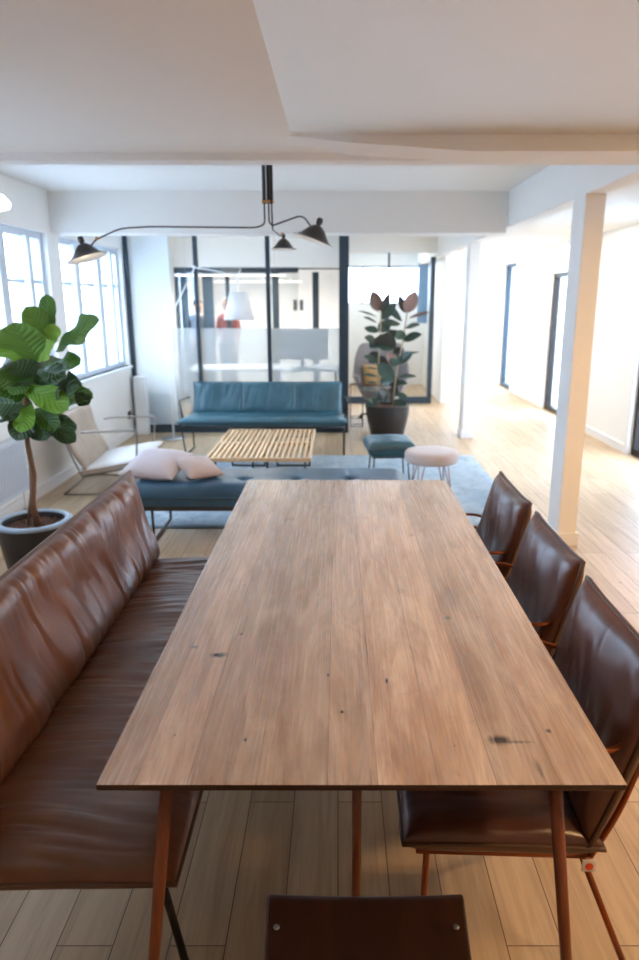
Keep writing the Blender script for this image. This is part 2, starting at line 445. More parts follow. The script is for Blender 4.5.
for a, b, mull in WIN:
    n += 1
    f = MB(); x0, x1 = XL-.13, XL-.05
    f.box(x0, x1, a, a+.05, WZ0, WZ1); f.box(x0, x1, b-.05, b, WZ0, WZ1)
    f.box(x0, x1, a+.05, b-.05, WZ0, WZ0+.06); f.box(x0, x1, a+.05, b-.05, WZ1-.06, WZ1)
    for k, y in enumerate(mull): f.box(x0-.005, x1+.045, y-(.06 if k != 2 else .035), y+(.06 if k != 2 else .035), WZ0+.05, WZ1-.05)
    f.box(x0+.02, x1-.015, a+.05, b-.05, 1.765, 1.795)
    o = struct(f, 'window_%d' % n, M['window_frame'], bevel=.004)
    struct(MB().box(x0+.035, x0+.041, a+.03, b-.03, WZ0+.03, WZ1-.03), 'pane', M['glass'], o)
    struct(MB().box(XL-.2, XL+.035, a-.04, b+.04, WZ0-.03, WZ0), 'window_sill', M['trim'], o, bevel=.004)
DOORS = [(6.0, 7.38, 2.12), (9.55, 10.66, 2.0), (12.75, 13.66, 2.26)]
struct(wall_x(XR, XR+.24, YB, YF, 2.6, [(a, b, 0, h) for a, b, h in DOORS]), 'wall_right', M['wall'])
for i, (a, b, h) in enumerate(DOORS):
    f = MB(); x0, x1 = XR+.03, XR+.12; g = .06
    f.box(x0, x1, a, a+g, 0, h); f.box(x0, x1, b-g, b, 0, h); f.box(x0, x1, a+g, b-g, h-g, h); f.box(x0, x1, a+g, b-g, 0, .07)
    o = struct(f, 'door_%d' % (i+1), M['dark_metal'] if i != 2 else M['black_frame'], bevel=.003)
    struct(MB().box(x0+.035, x0+.043, a+.03, b-.03, .04, h-.03), 'pane', M['glass'], o)
    struct(MB().tube([(x0+.005, a+.03, .95), (x0-.04, a+.03, .95), (x0-.04, a+.03, 1.15), (x0+.005, a+.03, 1.15)], .008), 'door_handle', M['silver'], o, smooth=True)
    t_ = MB(); t_.box(XR-.015, XR, b, b+.09, 0, h+.09); t_.box(XR-.015, XR, a-.09, a, 0, h+.09); t_.box(XR-.015, XR, a, b, h, h+.09)
    struct(t_, 'door_casing', M['trim'], o)
# far wall: clerestory strip of the back room, tall windows at the end of the aisle
struct(wall_y(YF-.25, YF, XL, XR, 2.6, [(.18, 1.60, 1.55, 2.24), (1.95, 2.75, 1.0, 2.20)]), 'wall_back', M['wall'])
f = MB(); 
for x in (.18, .465, 1.60): f.box(x-.02, x+.02, YF-.2, YF-.12, 1.55, 2.24)
f.box(.18, 1.60, YF-.2, YF-.12, 1.53, 1.57); f.box(.18, 1.60, YF-.2, YF-.12, 2.21, 2.26)
o = struct(f, 'window_5', M['black_frame']); struct(MB().box(.19, 1.59, YF-.165, YF-.16, 1.56, 2.22), 'pane', M['glass'], o)
f = MB()
for x in (1.97, 2.35, 2.73): f.box(x-.02, x+.02, YF-.2, YF-.12, 1.0, 2.20)
f.box(1.95, 2.75, YF-.2, YF-.12, 1.0, 1.04); f.box(1.95, 2.75, YF-.2, YF-.12, 2.16, 2.20)
o = struct(f, 'window_6', M['trim']); struct(MB().box(1.96, 2.74, YF-.165, YF-.16, 1.02, 2.18), 'pane', M['frost_dense'], o)
struct(MB().box(XL, XR, YB-.2, YB, 0, 2.4), 'wall_near', M['wall'])
# baseboards
struct(MB().box(XL, XL+.015, YB, 8.62, 0, .09), 'baseboard_left', M['trim'])
b_ = MB(); ys = [YB]+[v for a, b, h in DOORS for v in (a-.09, b+.09)]+[YF-.25]
for i in range(0, len(ys), 2): b_.box(XR-.015, XR, ys[i], ys[i+1], 0, .09)
struct(b_, 'baseboard_right', M['trim'])

# ------------------------------------------------------------------ glass partition at the end of the lounge
PY = 8.69
part = MB(); part.box(XL, .11, PY-.03, PY+.03, 0, .10)
part.box(XL, .0, PY-.02, PY+.02, 2.43, 2.47)
P0 = struct(part, 'wall_glass_front', M['black_frame'])
for i, (x0, x1) in enumerate(((-2.56, -2.50), (-1.725, -1.68), (-.865, -.815), (.012, .13))):
    struct(MB().box(x0, x1, PY-.045, PY+.045, 0, 2.47), 'post', M['black_frame'], P0, bevel=.003)
struct(MB().box(-2.50, -2.02, PY-.004, PY+.004, .10, 2.43), 'frosted_pane', M['frost_dense'], P0)
struct(MB().box(-2.02, -1.725, PY-.004, PY+.004, .10, 1.29), 'frosted_pane', M['frost'], P0)
struct(MB().box(-2.02, -1.725, PY-.004, PY+.004, 1.29, 2.43), 'pane', M['glass'], P0)
for x0, x1 in ((-1.68, -.865), (-.815, .06)):
    struct(MB().box(x0, x1, PY-.004, PY+.004, .10, 1.29), 'frosted_pane', M['frost'], P0)
    struct(MB().box(x0, x1, PY-.004, PY+.004, 1.29, 2.43), 'pane', M['glass'], P0)
# side glass of the meeting room
sg = MB(); sg.box(.085, .115, PY+.045, 11.17, 0, .10); sg.box(.085, .115, PY+.045, 11.17, 2.36, 2.46)
P1 = struct(sg, 'wall_glass_side', M['black_frame'])
struct(MB().box(.096, .104, PY+.045, 11.17, .10, 2.36), 'pane', M['glass'], P1)
# glass front of the back room
g2 = MB(); g2.box(.115, 1.50, 11.17, 11.23, 0, .11); g2.box(.77, .80, 11.18, 11.22, .11, 2.33); g2.box(1.43, 1.50, 11.15, 11.25, .11, 2.26); g2.box(.115, .135, 11.18, 11.22, .11, 2.33)
P2 = struct(g2, 'wall_glass_rear', M['black_frame'])
struct(MB().box(.135, .77, 11.196, 11.204, .11, 2.33), 'pane', M['glass'], P2)
struct(MB().box(.80, 1.43, 11.196, 11.204, .11, 2.33), 'pane', M['glass'], P2)
# inner screen of posts in the meeting room
ip = MB(); ip.box(-2.62, -.62, 11.26, 11.34, 2.03, 2.11); ip.box(-.62, .085, 11.28, 11.32, 2.08, 2.10)
for x0, x1 in ((-2.56, -2.50), (-2.46, -2.36), (-2.12, -1.96), (-1.76, -1.70), (-1.10, -1.07), (-1.03, -.93), (-.40, -.30)):
    ip.box(x0, x1, 11.27, 11.33, 0, 2.04)
P3 = struct(ip, 'wall_inner_screen', M['black_frame'])
struct(MB().box(-2.50, -.62, 11.297, 11.303, .02, 2.03), 'pane', M['glass'], P3)
struct(MB().box(XL, .085, 11.26, 11.34, 2.11, 2.55), 'trim_5', M['wall'])
struct(MB().box(.02, .085, 11.34, YF-.25, 0, 2.55), 'wall_office', M['wall'])
struct(MB().box(1.66, 1.74, 11.26, YF-.25, 0, 2.4), 'wall_room', M['wall'])
# duct in the corner
tag(MB().box(-2.5, -2.36, 8.50, 8.64, 0, .72).build('cable_duct', M['trim'], bevel=.01), 'white boxed cable duct standing in the corner beside the windows', 'duct')
o = MB().box(XL+.0, XL+.012, 8.36, 8.45, .22, .31).build('wall_socket', M['black_plastic'], bevel=.004)
tag(o, 'small dark wall socket low under the last window', 'socket')
t = thing('radiator', 'low blue-white panel radiator on the wall behind the fig tree', 'radiator', (XL+.03, 4.98, .14))
m = MB().box(0, .06, -.37, .37, .03, .46); 
for k in range(18): m.box(.06, .067, -.35+k*.04, -.33+k*.04, .06, .43)
m.build('panel', M['window_frame'], t, bevel=.004)
for yb in (-.3, .26): MB().box(-.03, .0, yb, yb+.04, .1, .4).build('bracket', M['window_frame'], t)
MB().tube([(.03, .33, .05), (.03, .33, -.14)], .009).build('pipe', M['trim'], t, smooth=True)

# ------------------------------------------------------------------ cushions
def cushion(L, W, T, org, eu, ev, ew, nu=80, nv=30, amp=.004, freq=14, seed=0, curve=0, pu=10, pv=5, pinch=0, seams=(), back=1.0, diag=0, vf=1.6, side_round=None, sag=0):
    """two puffed leather sheets joined at a rim. u along width, v along depth or height, w the thickness"""
    org, eu, ev, ew = Vector(org), Vector(eu).normalized(), Vector(ev).normalized(), Vector(ew).normalized()
    mb = MB()
    def base(u, v):
        x = u*L/2*(1-pinch*(1-abs(v)**2)); y = v*W/2*(1-pinch*(1-abs(u)**4)*1.2)
        c = curve*(v*v) - sag*(1-u*u)*0
        return org+eu*x+ev*y+ew*c, x, y
    def pt(u, v, s):
        p, x, y = base(u, v)
        pr = max(0, 1-abs(u)**pu)**.5*max(0, 1-abs(v)**pv)**.5
        th = T/2*pr*(1 if s > 0 else back)
        if s > 0 and amp:
            warp = noise.noise(Vector((x*2.1, y*3.0, seed+9)))*.8
            a = noise.noise(Vector((x*freq+warp*1.3+diag*y*freq, y*vf, seed)))
            b = noise.noise(Vector((x*freq*2.3+warp*2+diag*y*freq, y*vf*1.5, seed+3)))
            env = .45+.55*noise.noise(Vector((x*1.3, y*2.0, seed+21)))*2
            env = max(.15, min(1.3, env+.35))
            r = (1-min(1, abs(a)*2.6))*1.0+(1-min(1, abs(b)*3))*.4
            th -= amp*r*env*min(1, pr*1.4)
            th += amp*1.2*noise.noise(Vector((x*5, y*5, seed+40)))*pr
        for xs in seams:
            th -= T*.10*exp(-((x-xs)/.007)**2)*pr
        return p+ew*(s*th)
    us = [sin(pi/2*(-1+2*i/nu)) if nu < 100 else ((-1+2*i/nu)*.97+.03*sin(pi/2*(-1+2*i/nu))) for i in range(nu+1)]
    if nu >= 100: us = [max(-1, min(1, (abs(t)**.92)*(1 if t > 0 else -1))) for t in us]
    vs_ = [sin(pi/2*(-1+2*j/nv)) for j in range(nv+1)]
    for s in (1, -1):
        mb.grid(lambda a, b, s=s: pt(us[int(round(a*nu))], vs_[int(round(b*nv))], s), nu, nv)
    rim = []
    k = 24
    for i in range(k): rim.append(base(-1+2*i/k, -1)[0])
    for i in range(8): rim.append(base(1, -1+2*i/8)[0])
    for i in range(k): rim.append(base(1-2*i/k, 1)[0])
    for i in range(8): rim.append(base(-1, 1-2*i/8)[0])
    return mb, rim

def seat_unit(name, label, cat, loc, rz, L, seat_d, zf, zb, T, back_h, lean, mats, Lb=None, bT=None, seams=(), amp=.004, freq=14, bfreq=8, bamp=.006,
              arms=None, leg=None, rod=.008, group=None, nu=80, seed=0, splay=.03, base_y=None, runner=True, curve=.02, pinch=.012, tan_under=None, diag=0, yb=0, depth_back=.0, bfr=.93, loop=False, fin=.03, back_mat=None):
    """local frame: width along x, front towards -y, y=0 at the middle of the seat"""
    t = thing(name, label, cat, loc, rz, group)
    lm, pm, fm = mats; Lb = Lb or L; bT = bT or T
    yf, yr = -seat_d/2, seat_d/2
    dz = zb-zf
    ev = Vector((0, seat_d, dz)).normalized(); ew = Vector((0, -dz, seat_d)).normalized()
    mb, rim = cushion(L, (Vector((0, seat_d, dz))).length, T, (0, 0, (zf+zb)/2-T/2), (1,0,0), ev, ew, nu, 34, amp, freq, seed, 0, 14, 6, pinch*.6, seams)
    s = mb.build('seat', lm, t, smooth=True, weld=True)
    MB().tube(rim, .006, 8, closed=True).build('piping', pm, s, smooth=True)
    # back: from the rear of the seat up
    bz0 = zb-T*.35; dirb = Vector((0, sin(lean), cos(lean)))
    org = Vector((0, yr+yb-.02, bz0))+dirb*back_h/2
    mb, rim = cushion(Lb, back_h, bT, org, (1,0,0), dirb, Vector((0, -cos(lean), sin(lean))), nu, 34, bamp, bfreq, seed+50, curve, 14, 5, pinch, seams, back=.6, diag=diag)
    b = mb.build('backrest', back_mat or lm, t, smooth=True, weld=True)
    MB().tube(rim, .0075, 8, closed=True).build('piping', pm, b, smooth=True)
    # frame
    hx = L/2-fin; zs = min(zf, zb)-T-.004
    fr = MB(); fzf, fzb = zf-T+.01-.012, zb-T+.01-.012
    fr.tube([(-hx, yf+.04, fzf), (hx, yf+.04, fzf), (hx, yr-.02, fzb), (-hx, yr-.02, fzb)], rod, 8, closed=True)
    bt = Vector((0, yr+yb+bT*.25, bz0))+dirb*back_h*bfr
    bb = Vector((0, yr-.02, fzb))
    fr.build('seat_frame', fm, t, smooth=True)
    br = MB()
    for sx in (-1, 1): br.tube([(sx*hx, bb.y, bb.z), (sx*hx*.96, yr+yb+bT*.35, bz0+.05), (sx*hx*.93, bt.y, bt.z)], rod, 8, smooth_corners=.05)
    br.tube([(-hx*.93, bt.y, bt.z), (hx*.93, bt.y, bt.z)], rod*.8, 8)
    br.build('back_frame', fm, t, smooth=True)
    for sx in (-1, 1):
        x = sx*hx; xo = sx*(hx+splay)
        yF = yf+(leg[0] if leg else .05); yR = yr+(leg[1] if leg else 0)
        MB().tube([(x, yf+.06, fzf), (xo, yF, rod)], rod, 8).build('leg', fm, t, smooth=True)
        MB().tube([(x, yr-.04, fzb), (xo, yR, rod)], rod, 8).build('leg', fm, t, smooth=True)
        if runner: MB().tube([(xo, yF, rod), (xo, yR, rod)], rod*.9, 8).build('runner', fm, t, smooth=True)
        if arms:
            az, af, ab, out = arms
            xa = sx*(hx+out)
            if loop:
                MB().tube([(sx*hx, ab+.06, az-.005), (xa, ab+.02, az), (xa, af, az+.003), (xa, af, az-.05), (xa, ab-.02, az-.055), (sx*hx, ab+.03, az-.055)], rod*.85, 8, smooth_corners=.025).build('armrest', fm, t, smooth=True); continue
            MB().tube([(x+sx*.0, af+.03, fzf), (xa, af, az-.02), (xa, af+.02, az), (xa, ab, az-.01), (sx*(hx), ab+.05, az-.02)], rod, 8, smooth_corners=.04).build('armrest', fm, t, smooth=True)
    return t

# brown leather bench on the left of the table. faces +x  (local -y -> +x)
bench = seat_unit('leather_bench', 'long brown creased leather bench with backrest left of the wooden table', 'bench', (-.625, 2.20, 0), pi/2, 1.94, .55, .47, .46, .115,
    .435, radians(13), (M['brown_leather'], M['brown_piping'], M['dark_metal']), bT=.17, amp=.0085, freq=15, bfreq=7.5, bamp=.012, nu=360, seed=3, leg=(.0, .05), splay=.0,
    arms=None, rod=.010, fin=.09, bfr=.75, runner=True, curve=.03, pinch=.006, seams=(), yb=.03, diag=.12)
for s_ in (-1, 1):
    pass

# three dining chairs on the right, facing -x
labels = ['brown leather dining chair nearest the camera, with the orange-red tag under its seat',
          'middle brown leather dining chair, between the two others right of the table',
          'brown leather dining chair farthest away, its copper armrest showing beside the table']
chair = seat_unit('dining_chair', labels[0], 'chair', (.385, 1.60, 0), -pi/2, .51, .47, .455, .44, .085, .47, radians(16),
    (M['brown_chair_leather'], M['brown_piping'], M['copper']), bT=.105, amp=.005, freq=9, bfreq=8, bamp=.011, nu=110, seed=11,
    arms=(.66, -.02, .20, .03), loop=True, leg=(.05, .10), splay=.035, rod=.008, bfr=.55, group='dining chairs along the table', curve=.015, pinch=.03, diag=.5)
chair2 = dup(chair, (.412, 2.225, 0), -pi/2, labels[1]); chair3 = dup(chair, (.42, 2.85, 0), -pi/2, labels[2])
tg = MB().box(.018, .048, -.002, .002, -.03, .0).build('label_tag', M['tag_white'], chair); tg.location = (.262, .165, .375); tg.rotation_euler = (0, 0, pi/2)
tg['label'] = 'small white tag with an orange-red round print'
d_ = MB().lathe([(.0, 0), (.0095, 0), (.0095, .001), (0, .001)], n=20).build('tag_print', M['tag_red'], tg); d_.location = (.033, -.0032, -.015); d_.rotation_euler = (pi/2, 0, 0)

# teal three-seat sofa against the glass, facing the camera
sofa = seat_unit('leather_sofa', 'teal blue leather three-seat sofa on thin black rods against the glass wall', 'sofa', (-.785, 7.42, 0), 0, 1.76, .66, .455, .42, .11, .36, radians(13),
    (M['teal_leather'], M['teal_piping'], M['black']), Lb=1.66, bT=.12, amp=.004, freq=9, bfreq=10, bamp=.009, nu=220, seed=21, seams=(-.28, .29),
    arms=(.60, -.16, .20, .03), leg=(.22, .0), splay=.0, rod=.0085, curve=.015, pinch=.01)

# low cream lounge chair under the windows, faces +x
lounge = seat_unit('lounge_chair', 'cream and tan leather low lounge chair with thin rod arms below the windows', 'armchair', (-1.93, 6.12, 0), pi/2+radians(3), .76, .58, .35, .25, .085, .50, radians(19),
    (M['cream_leather'], M['tan_leather'], M['grey_rod']), back_mat=M['sand_leather'], bT=.10, amp=.003, freq=8, bfreq=7, bamp=.006, nu=70, seed=31,
    arms=(.565, -.22, .20, .03), leg=(.02, .15), splay=.0, rod=.0085, curve=.04, pinch=.02)

# ------------------------------------------------------------------ dining table
t = thing('dining_table', 'large walnut dining table with knotty board top in the foreground', 'table', (0, 0, 0))
def slab(x0, x1, y0, y1, z0, z1, inset=.012):
    m = MB()
    vs = [(x0+inset, y0+inset, z0), (x1-inset, y0+inset, z0), (x1-inset, y1-inset, z0), (x0+inset, y1-inset, z0),
          (x0, y0, z0+(z1-z0)*.45), (x1, y0, z0+(z1-z0)*.45), (x1, y1, z0+(z1-z0)*.45), (x0, y1, z0+(z1-z0)*.45),
          (x0, y0, z1), (x1, y0, z1), (x1, y1, z1), (x0, y1, z1)]
    fs = [(3,2,1,0), (8,9,10,11)]
    for k in range(4):
        l = (k+1) % 4; fs += [(k, l, 4+l, 4+k), (4+k, 4+l, 8+l, 8+k)]
    return m.add(vs, fs)
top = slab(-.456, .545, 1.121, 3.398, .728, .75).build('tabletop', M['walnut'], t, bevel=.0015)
top.data.materials.append(M['shaded_edge_wood'])
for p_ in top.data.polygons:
    if p_.normal.z < .9: p_.material_index = 1  # side faces take the wood with shade painted in
for sx, cx in ((-1, .045), (1, .045)):
    MB().tube([(cx+sx*.378, 1.165, .728), (cx+sx*.458, 1.10, .0)], [.0135, .0105], 14).build('leg', M['leg_wood'], t, smooth=True)
    MB().tube([(cx+sx*.378, 3.352, .728), (cx+sx*.458, 3.42, .0)], [.0135, .0105], 14).build('leg', M['leg_wood'], t, smooth=True)
MB().tube([(.042, 1.32, .728), (.042, 1.30, 0)], [.011, .010], 14).build('leg', M['leg_wood'], t, smooth=True)
MB().tube([(.042, 3.18, .728), (.042, 3.16, 0)], [.011, .010], 14).build('leg', M['leg_wood'], t, smooth=True)
for y0 in (1.16, 3.32): MB().box(-.33, .42, y0, y0+.04, .716, .729).build('crossbar', M['shaded_edge_wood'], t)

# ------------------------------------------------------------------ plywood chair at the near end (pushed to the table, backrest out of frame)
t = thing('plywood_chair', 'dark stained plywood chair seat with two steel rivets in front of the table', 'chair', (.056, 0, 0))
def ply(u, v, dz=0):
    y = 1.175-.38*v; w = .202-.022*v; z = .452-.012*sin(pi*min(1, v*1.1))
    if v < .06: z -= .012*(1-v/.06)**2
    return y, w, z
def plyf(a, b):
    y, w, z = ply(a, b); u = a*2-1
    r = .03
    if b*.38 < r and abs(u) > .9: pass
    return Vector((u*w, y, z-.010*(1-u*u)*0+.006*u*u))
m = MB().grid(plyf, 24, 30)
o = m.build('seat', M['plywood'], t, smooth=True, solid=-.012); bv = o.modifiers.new('bevel', 'BEVEL'); bv.width = .006; bv.segments = 3; bv.limit_method = 'ANGLE'
for x in (-.175, .173):
    for y in (1.085, .84):
        MB().ball((x, y, .457), .0065, 12, 8, sz=.45).build('rivet', M['silver'], o, smooth=True)
def plyb(a, b):
    u = a*2-1; return Vector((u*(.19-.01*b), .70-.03*b-.03*(1-u*u), .60+.18*b))
MB().grid(plyb, 24, 10).build('backrest', M['plywood'], t, smooth=True, solid=.011)
for s in (-1, 1):
    MB().tube([(s*.17, .72, .76), (s*.17, .735, .60), (s*.175, .79, .43), (s*.19, .72, .011)], .011, 10, smooth_corners=.05).build('leg', M['dark_metal'], t, smooth=True)
    MB().tube([(s*.175, .79, .425), (s*.175, 1.09, .425), (s*.185, 1.12, .011)], .011, 10, smooth_corners=.05).build('leg', M['dark_metal'], t, smooth=True)
MB().tube([(-.175, .80, .425), (.175, .80, .425)], .009).build('crossbar', M['dark_metal'], t, smooth=True)

# ------------------------------------------------------------------ daybed
t = thing('daybed', 'long tufted blue leather daybed lying across behind the dining table', 'daybed', (-.475, 4.81, 0))
mb = MB()
HL, HD, zt, zb_ = .97, .29, .42, .27
btn = [(x, -.07) for x in (-.925, -.555, -.185, .185, .555)][1:]
def dayt(a, b):
    u = sin(pi/2*(2*a-1))*.5+(2*a-1)*.5; v = sin(pi/2*(2*b-1))*.5+(2*b-1)*.5; x = u*HL; y = v*HD
    e = max(0, 1-abs(u)**24)**.5*max(0, 1-abs(v)**10)**.5
    z = zb_+.05+(zt-zb_-.05)*e
    for bx, by in btn:
        z -= .028*exp(-((x-bx)**2+(y-by)**2)/.0012)+.008*exp(-((x-bx)**2+(y-by)**2)/.012)
        z -= .007*exp(-((x-bx)/.007)**2)*e/2
    z -= .007*exp(-((y-.0)/.009)**2)*e*0
    z += .004*noise.noise(Vector((x*6, y*6, 3)))*e
    return Vector((x, y, z))
mb.grid(dayt, 180, 60)
n0 = [(-HL, -HD), (HL, -HD), (HL, HD), (-HL, HD)]
mb.add([(x, y, zb_+.05) for x, y in n0]+[(x*.995, y*.99, zb_) for x, y in n0], [(0,1,5,4),(1,2,6,5),(2,3,7,6),(3,0,4,7),(4,5,6,7)])
mt_ = mb.build('mattress', M['teal_dark'], t, smooth=True, angle=50)
MB().tube([(x, y, zb_+.055) for x, y in n0], .006, 8, closed=True).build('piping', M['teal_piping'], mt_, smooth=True)
for bx, by in btn: MB().ball((bx, by, zt-.034), .013, 12, 8, sz=.5).build('button', M['teal_dark'], mt_, smooth=True)
MB().box(-.96, .96, -.28, -.25, .235, .27).box(-.96, .96, .25, .28, .235, .27).box(-.96, -.92, -.25, .25, .235, .27).box(.92, .96, -.25, .25, .235, .27).build('bed_frame', M['black'], t, bevel=.003)
for sx in (-1, 1):
    MB().tube([(sx*.80, -.25, .235), (sx*.80, -.25, .012), (sx*.80, .25, .012), (sx*.80, .25, .235)], .010, 8, smooth_corners=.02).build('leg', M['black'], t, smooth=True)

def pillow(name, label, mat, loc, rot, s, T, seed):
    mb, rim = cushion(s, s, T, (0,0,0), (1,0,0), (0,1,0), (0,0,1), 40, 40, .004, 6, seed, 0, 2.6, 2.6, .06)
    o = mb.build(name, mat, None, smooth=True, weld=True); o.location = loc; o.rotation_euler = rot
    MB().tube(rim, .003, 6, closed=True).build('seam', mat, o, smooth=True)
    return tag(o, label, 'pillow', 'pillows on the daybed')
pillow('pillow', 'larger pale pink square pillow at the left end of the blue daybed', M['pale_pink'], (-1.285, 4.81, .500), (radians(14), radians(2), radians(-12)), .40, .15, 5)
pillow('pillow', 'smaller dusty rose pillow leaning right of the paler one on the daybed', M['rose'], (-.985, 4.77, .487), (radians(18), radians(3), radians(40)), .27, .11, 9)

# ------------------------------------------------------------------ rug
m = MB(); 
def rugf(a, b): return Vector((-1.85+3.29*a, 4.86+2.44*b, .009+.0015*noise.noise(Vector((a*9, b*9, 1)))))
m.grid(rugf, 40, 30); o = m.build('rug', M['rug'], None, smooth=True, solid=.008); o.location.z = 0
tag(o, 'faded blue-grey patterned rug under the coffee tables and daybed', 'rug')

# ------------------------------------------------------------------ slatted coffee tables
def slat_table(label, x0):
    t = thing('slatted_coffee_table', label, 'coffee table', (x0, 6.325, .0), 0, 'slatted coffee tables side by side')
    w, d, z = .437, 1.33, .35
    m = MB(); nsl = 10; sw = .023; gap = (w-nsl*sw)/(nsl-1)
    for k in range(nsl):
        x = -w/2+k*(sw+gap); m.box(x, x+sw, -d/2+.025, d/2-.025, z-.034, z)
    m.build('slats', M['pine'], t, bevel=.002)
    for y0 in (-d/2, d/2-.025): MB().box(-w/2, w/2, y0, y0+.025, z-.034, z).build('end_rail', M['pine'], t, bevel=.002)
    MB().box(-w/2, w/2, -.018, .018, z-.040, z+.001).build('cross_rail', M['pine'], t, bevel=.002)
    for y in (-.48, .48):
        MB().box(-.17, -.155, y-.02, y+.02, .024, z-.034).box(.155, .17, y-.02, y+.02, .024, z-.034).box(-.17, .17, y-.02, y+.02, .010, .024).box(-.17, .17, y-.02, y+.02, z-.044, z-.034).build('leg', M['black'], t)
    return t
ct = slat_table('left of the two pale slatted pine coffee tables on the rug', -.895)
dup(ct, (-.446, 6.325, 0), 0, 'right of the two pale slatted pine coffee tables, nearer the poufs')

# ------------------------------------------------------------------ poufs
t = thing('round_pouf', 'round blush pink upholstered stool on thin copper legs beside the table end', 'stool', (.80, 5.80, 0))
pr = [(.0, .285), (.19, .285), (.215, .29), (.228, .31), (.231, .34), (.228, .365), (.215, .382), (.15, .390), (0, .392)]
MB().lathe(pr, n=48).build('seat', M['pink_velvet'], t, smooth=True, weld=True)
for k in range(4):
    a = radians(-40+90*k)
    for s in (-1, 1):
        MB().tube([(.15*cos(a+s*.22), .15*sin(a+s*.22), .287), (.205*cos(a), .205*sin(a), .016)], .0045, 8).build('leg', M['copper'], t, smooth=True)
t = thing('square_pouf', 'square teal leather footstool cushion on short black legs by the rubber plant', 'footstool', (.47, 6.28, 0), radians(4))
mb, rim = cushion(.44, .46, .15, (0, 0, .33), (1,0,0), (0,1,0), (0,0,1), 50, 50, .004, 7, 77, 0, 9, 9, .03)
s = mb.build('seat', M['teal_leather'], t, smooth=True, weld=True); MB().tube(rim, .005, 8, closed=True).build('piping', M['teal_piping'], s, smooth=True)
MB().box(-.17, .17, -.17, .17, .245, .262).build('seat_frame', M['black'], t)
for sx in (-1, 1):
    for sy in (-1, 1):
        MB().tube([(sx*.15, sy*.15, .25), (sx*.17, sy*.17, .016)], .007, 8).build('leg', M['black'], t, smooth=True)

# ------------------------------------------------------------------ leaves
def leaf_mesh(base, tip, width, nrm, shape='fig', curl=.12, wav=.05, seed=0):
    base, tip, nrm = Vector(base), Vector(tip), Vector(nrm)
    d = tip-base; L = d.length; d.normalize(); nrm = (nrm-d*nrm.dot(d)).normalized(); side = d.cross(nrm).normalized()
    m = MB(); nu, nv = 18, 8
    def w(t):
        if shape == 'fig': return (sin(pi*min(1, t**1.25)))**.6*(.62+.42*t)*(1-.18*exp(-((t-.42)/.12)**2)) if 0 < t < 1 else 0.0
        return sin(pi*t**.92)**.75 if 0 < t < 1 else 0.0
    def fn(a, b):
        t = a; s = b*2-1; ww = width/2*w(t)
        droop = -curl*L*(t*t)+curl*L*.3*t
        cup = .14*abs(s)**1.4*ww
        wave = wav*L*sin(t*13+seed+s*2)*abs(s)**2*w(t)*.6
        return base+d*(L*t)+side*(s*ww)+nrm*(droop+cup+wave)
    m.grid(fn, nu, nv)
    return m
def leafobj(parent, base, tip, width, nrm, mat, shape, curl=.12, wav=.05, seed=0):
    mb = leaf_mesh(base, tip, width, nrm, shape, curl, wav, seed)
    o = mb.build('leaf', mat, parent, smooth=True)
    uv = o.data.uv_layers.new(name='leaf')
    for lp in o.data.loops: uv.data[lp.index].uv = ((lp.vertex_index % 19)/18, (lp.vertex_index//19)/8)
    return o

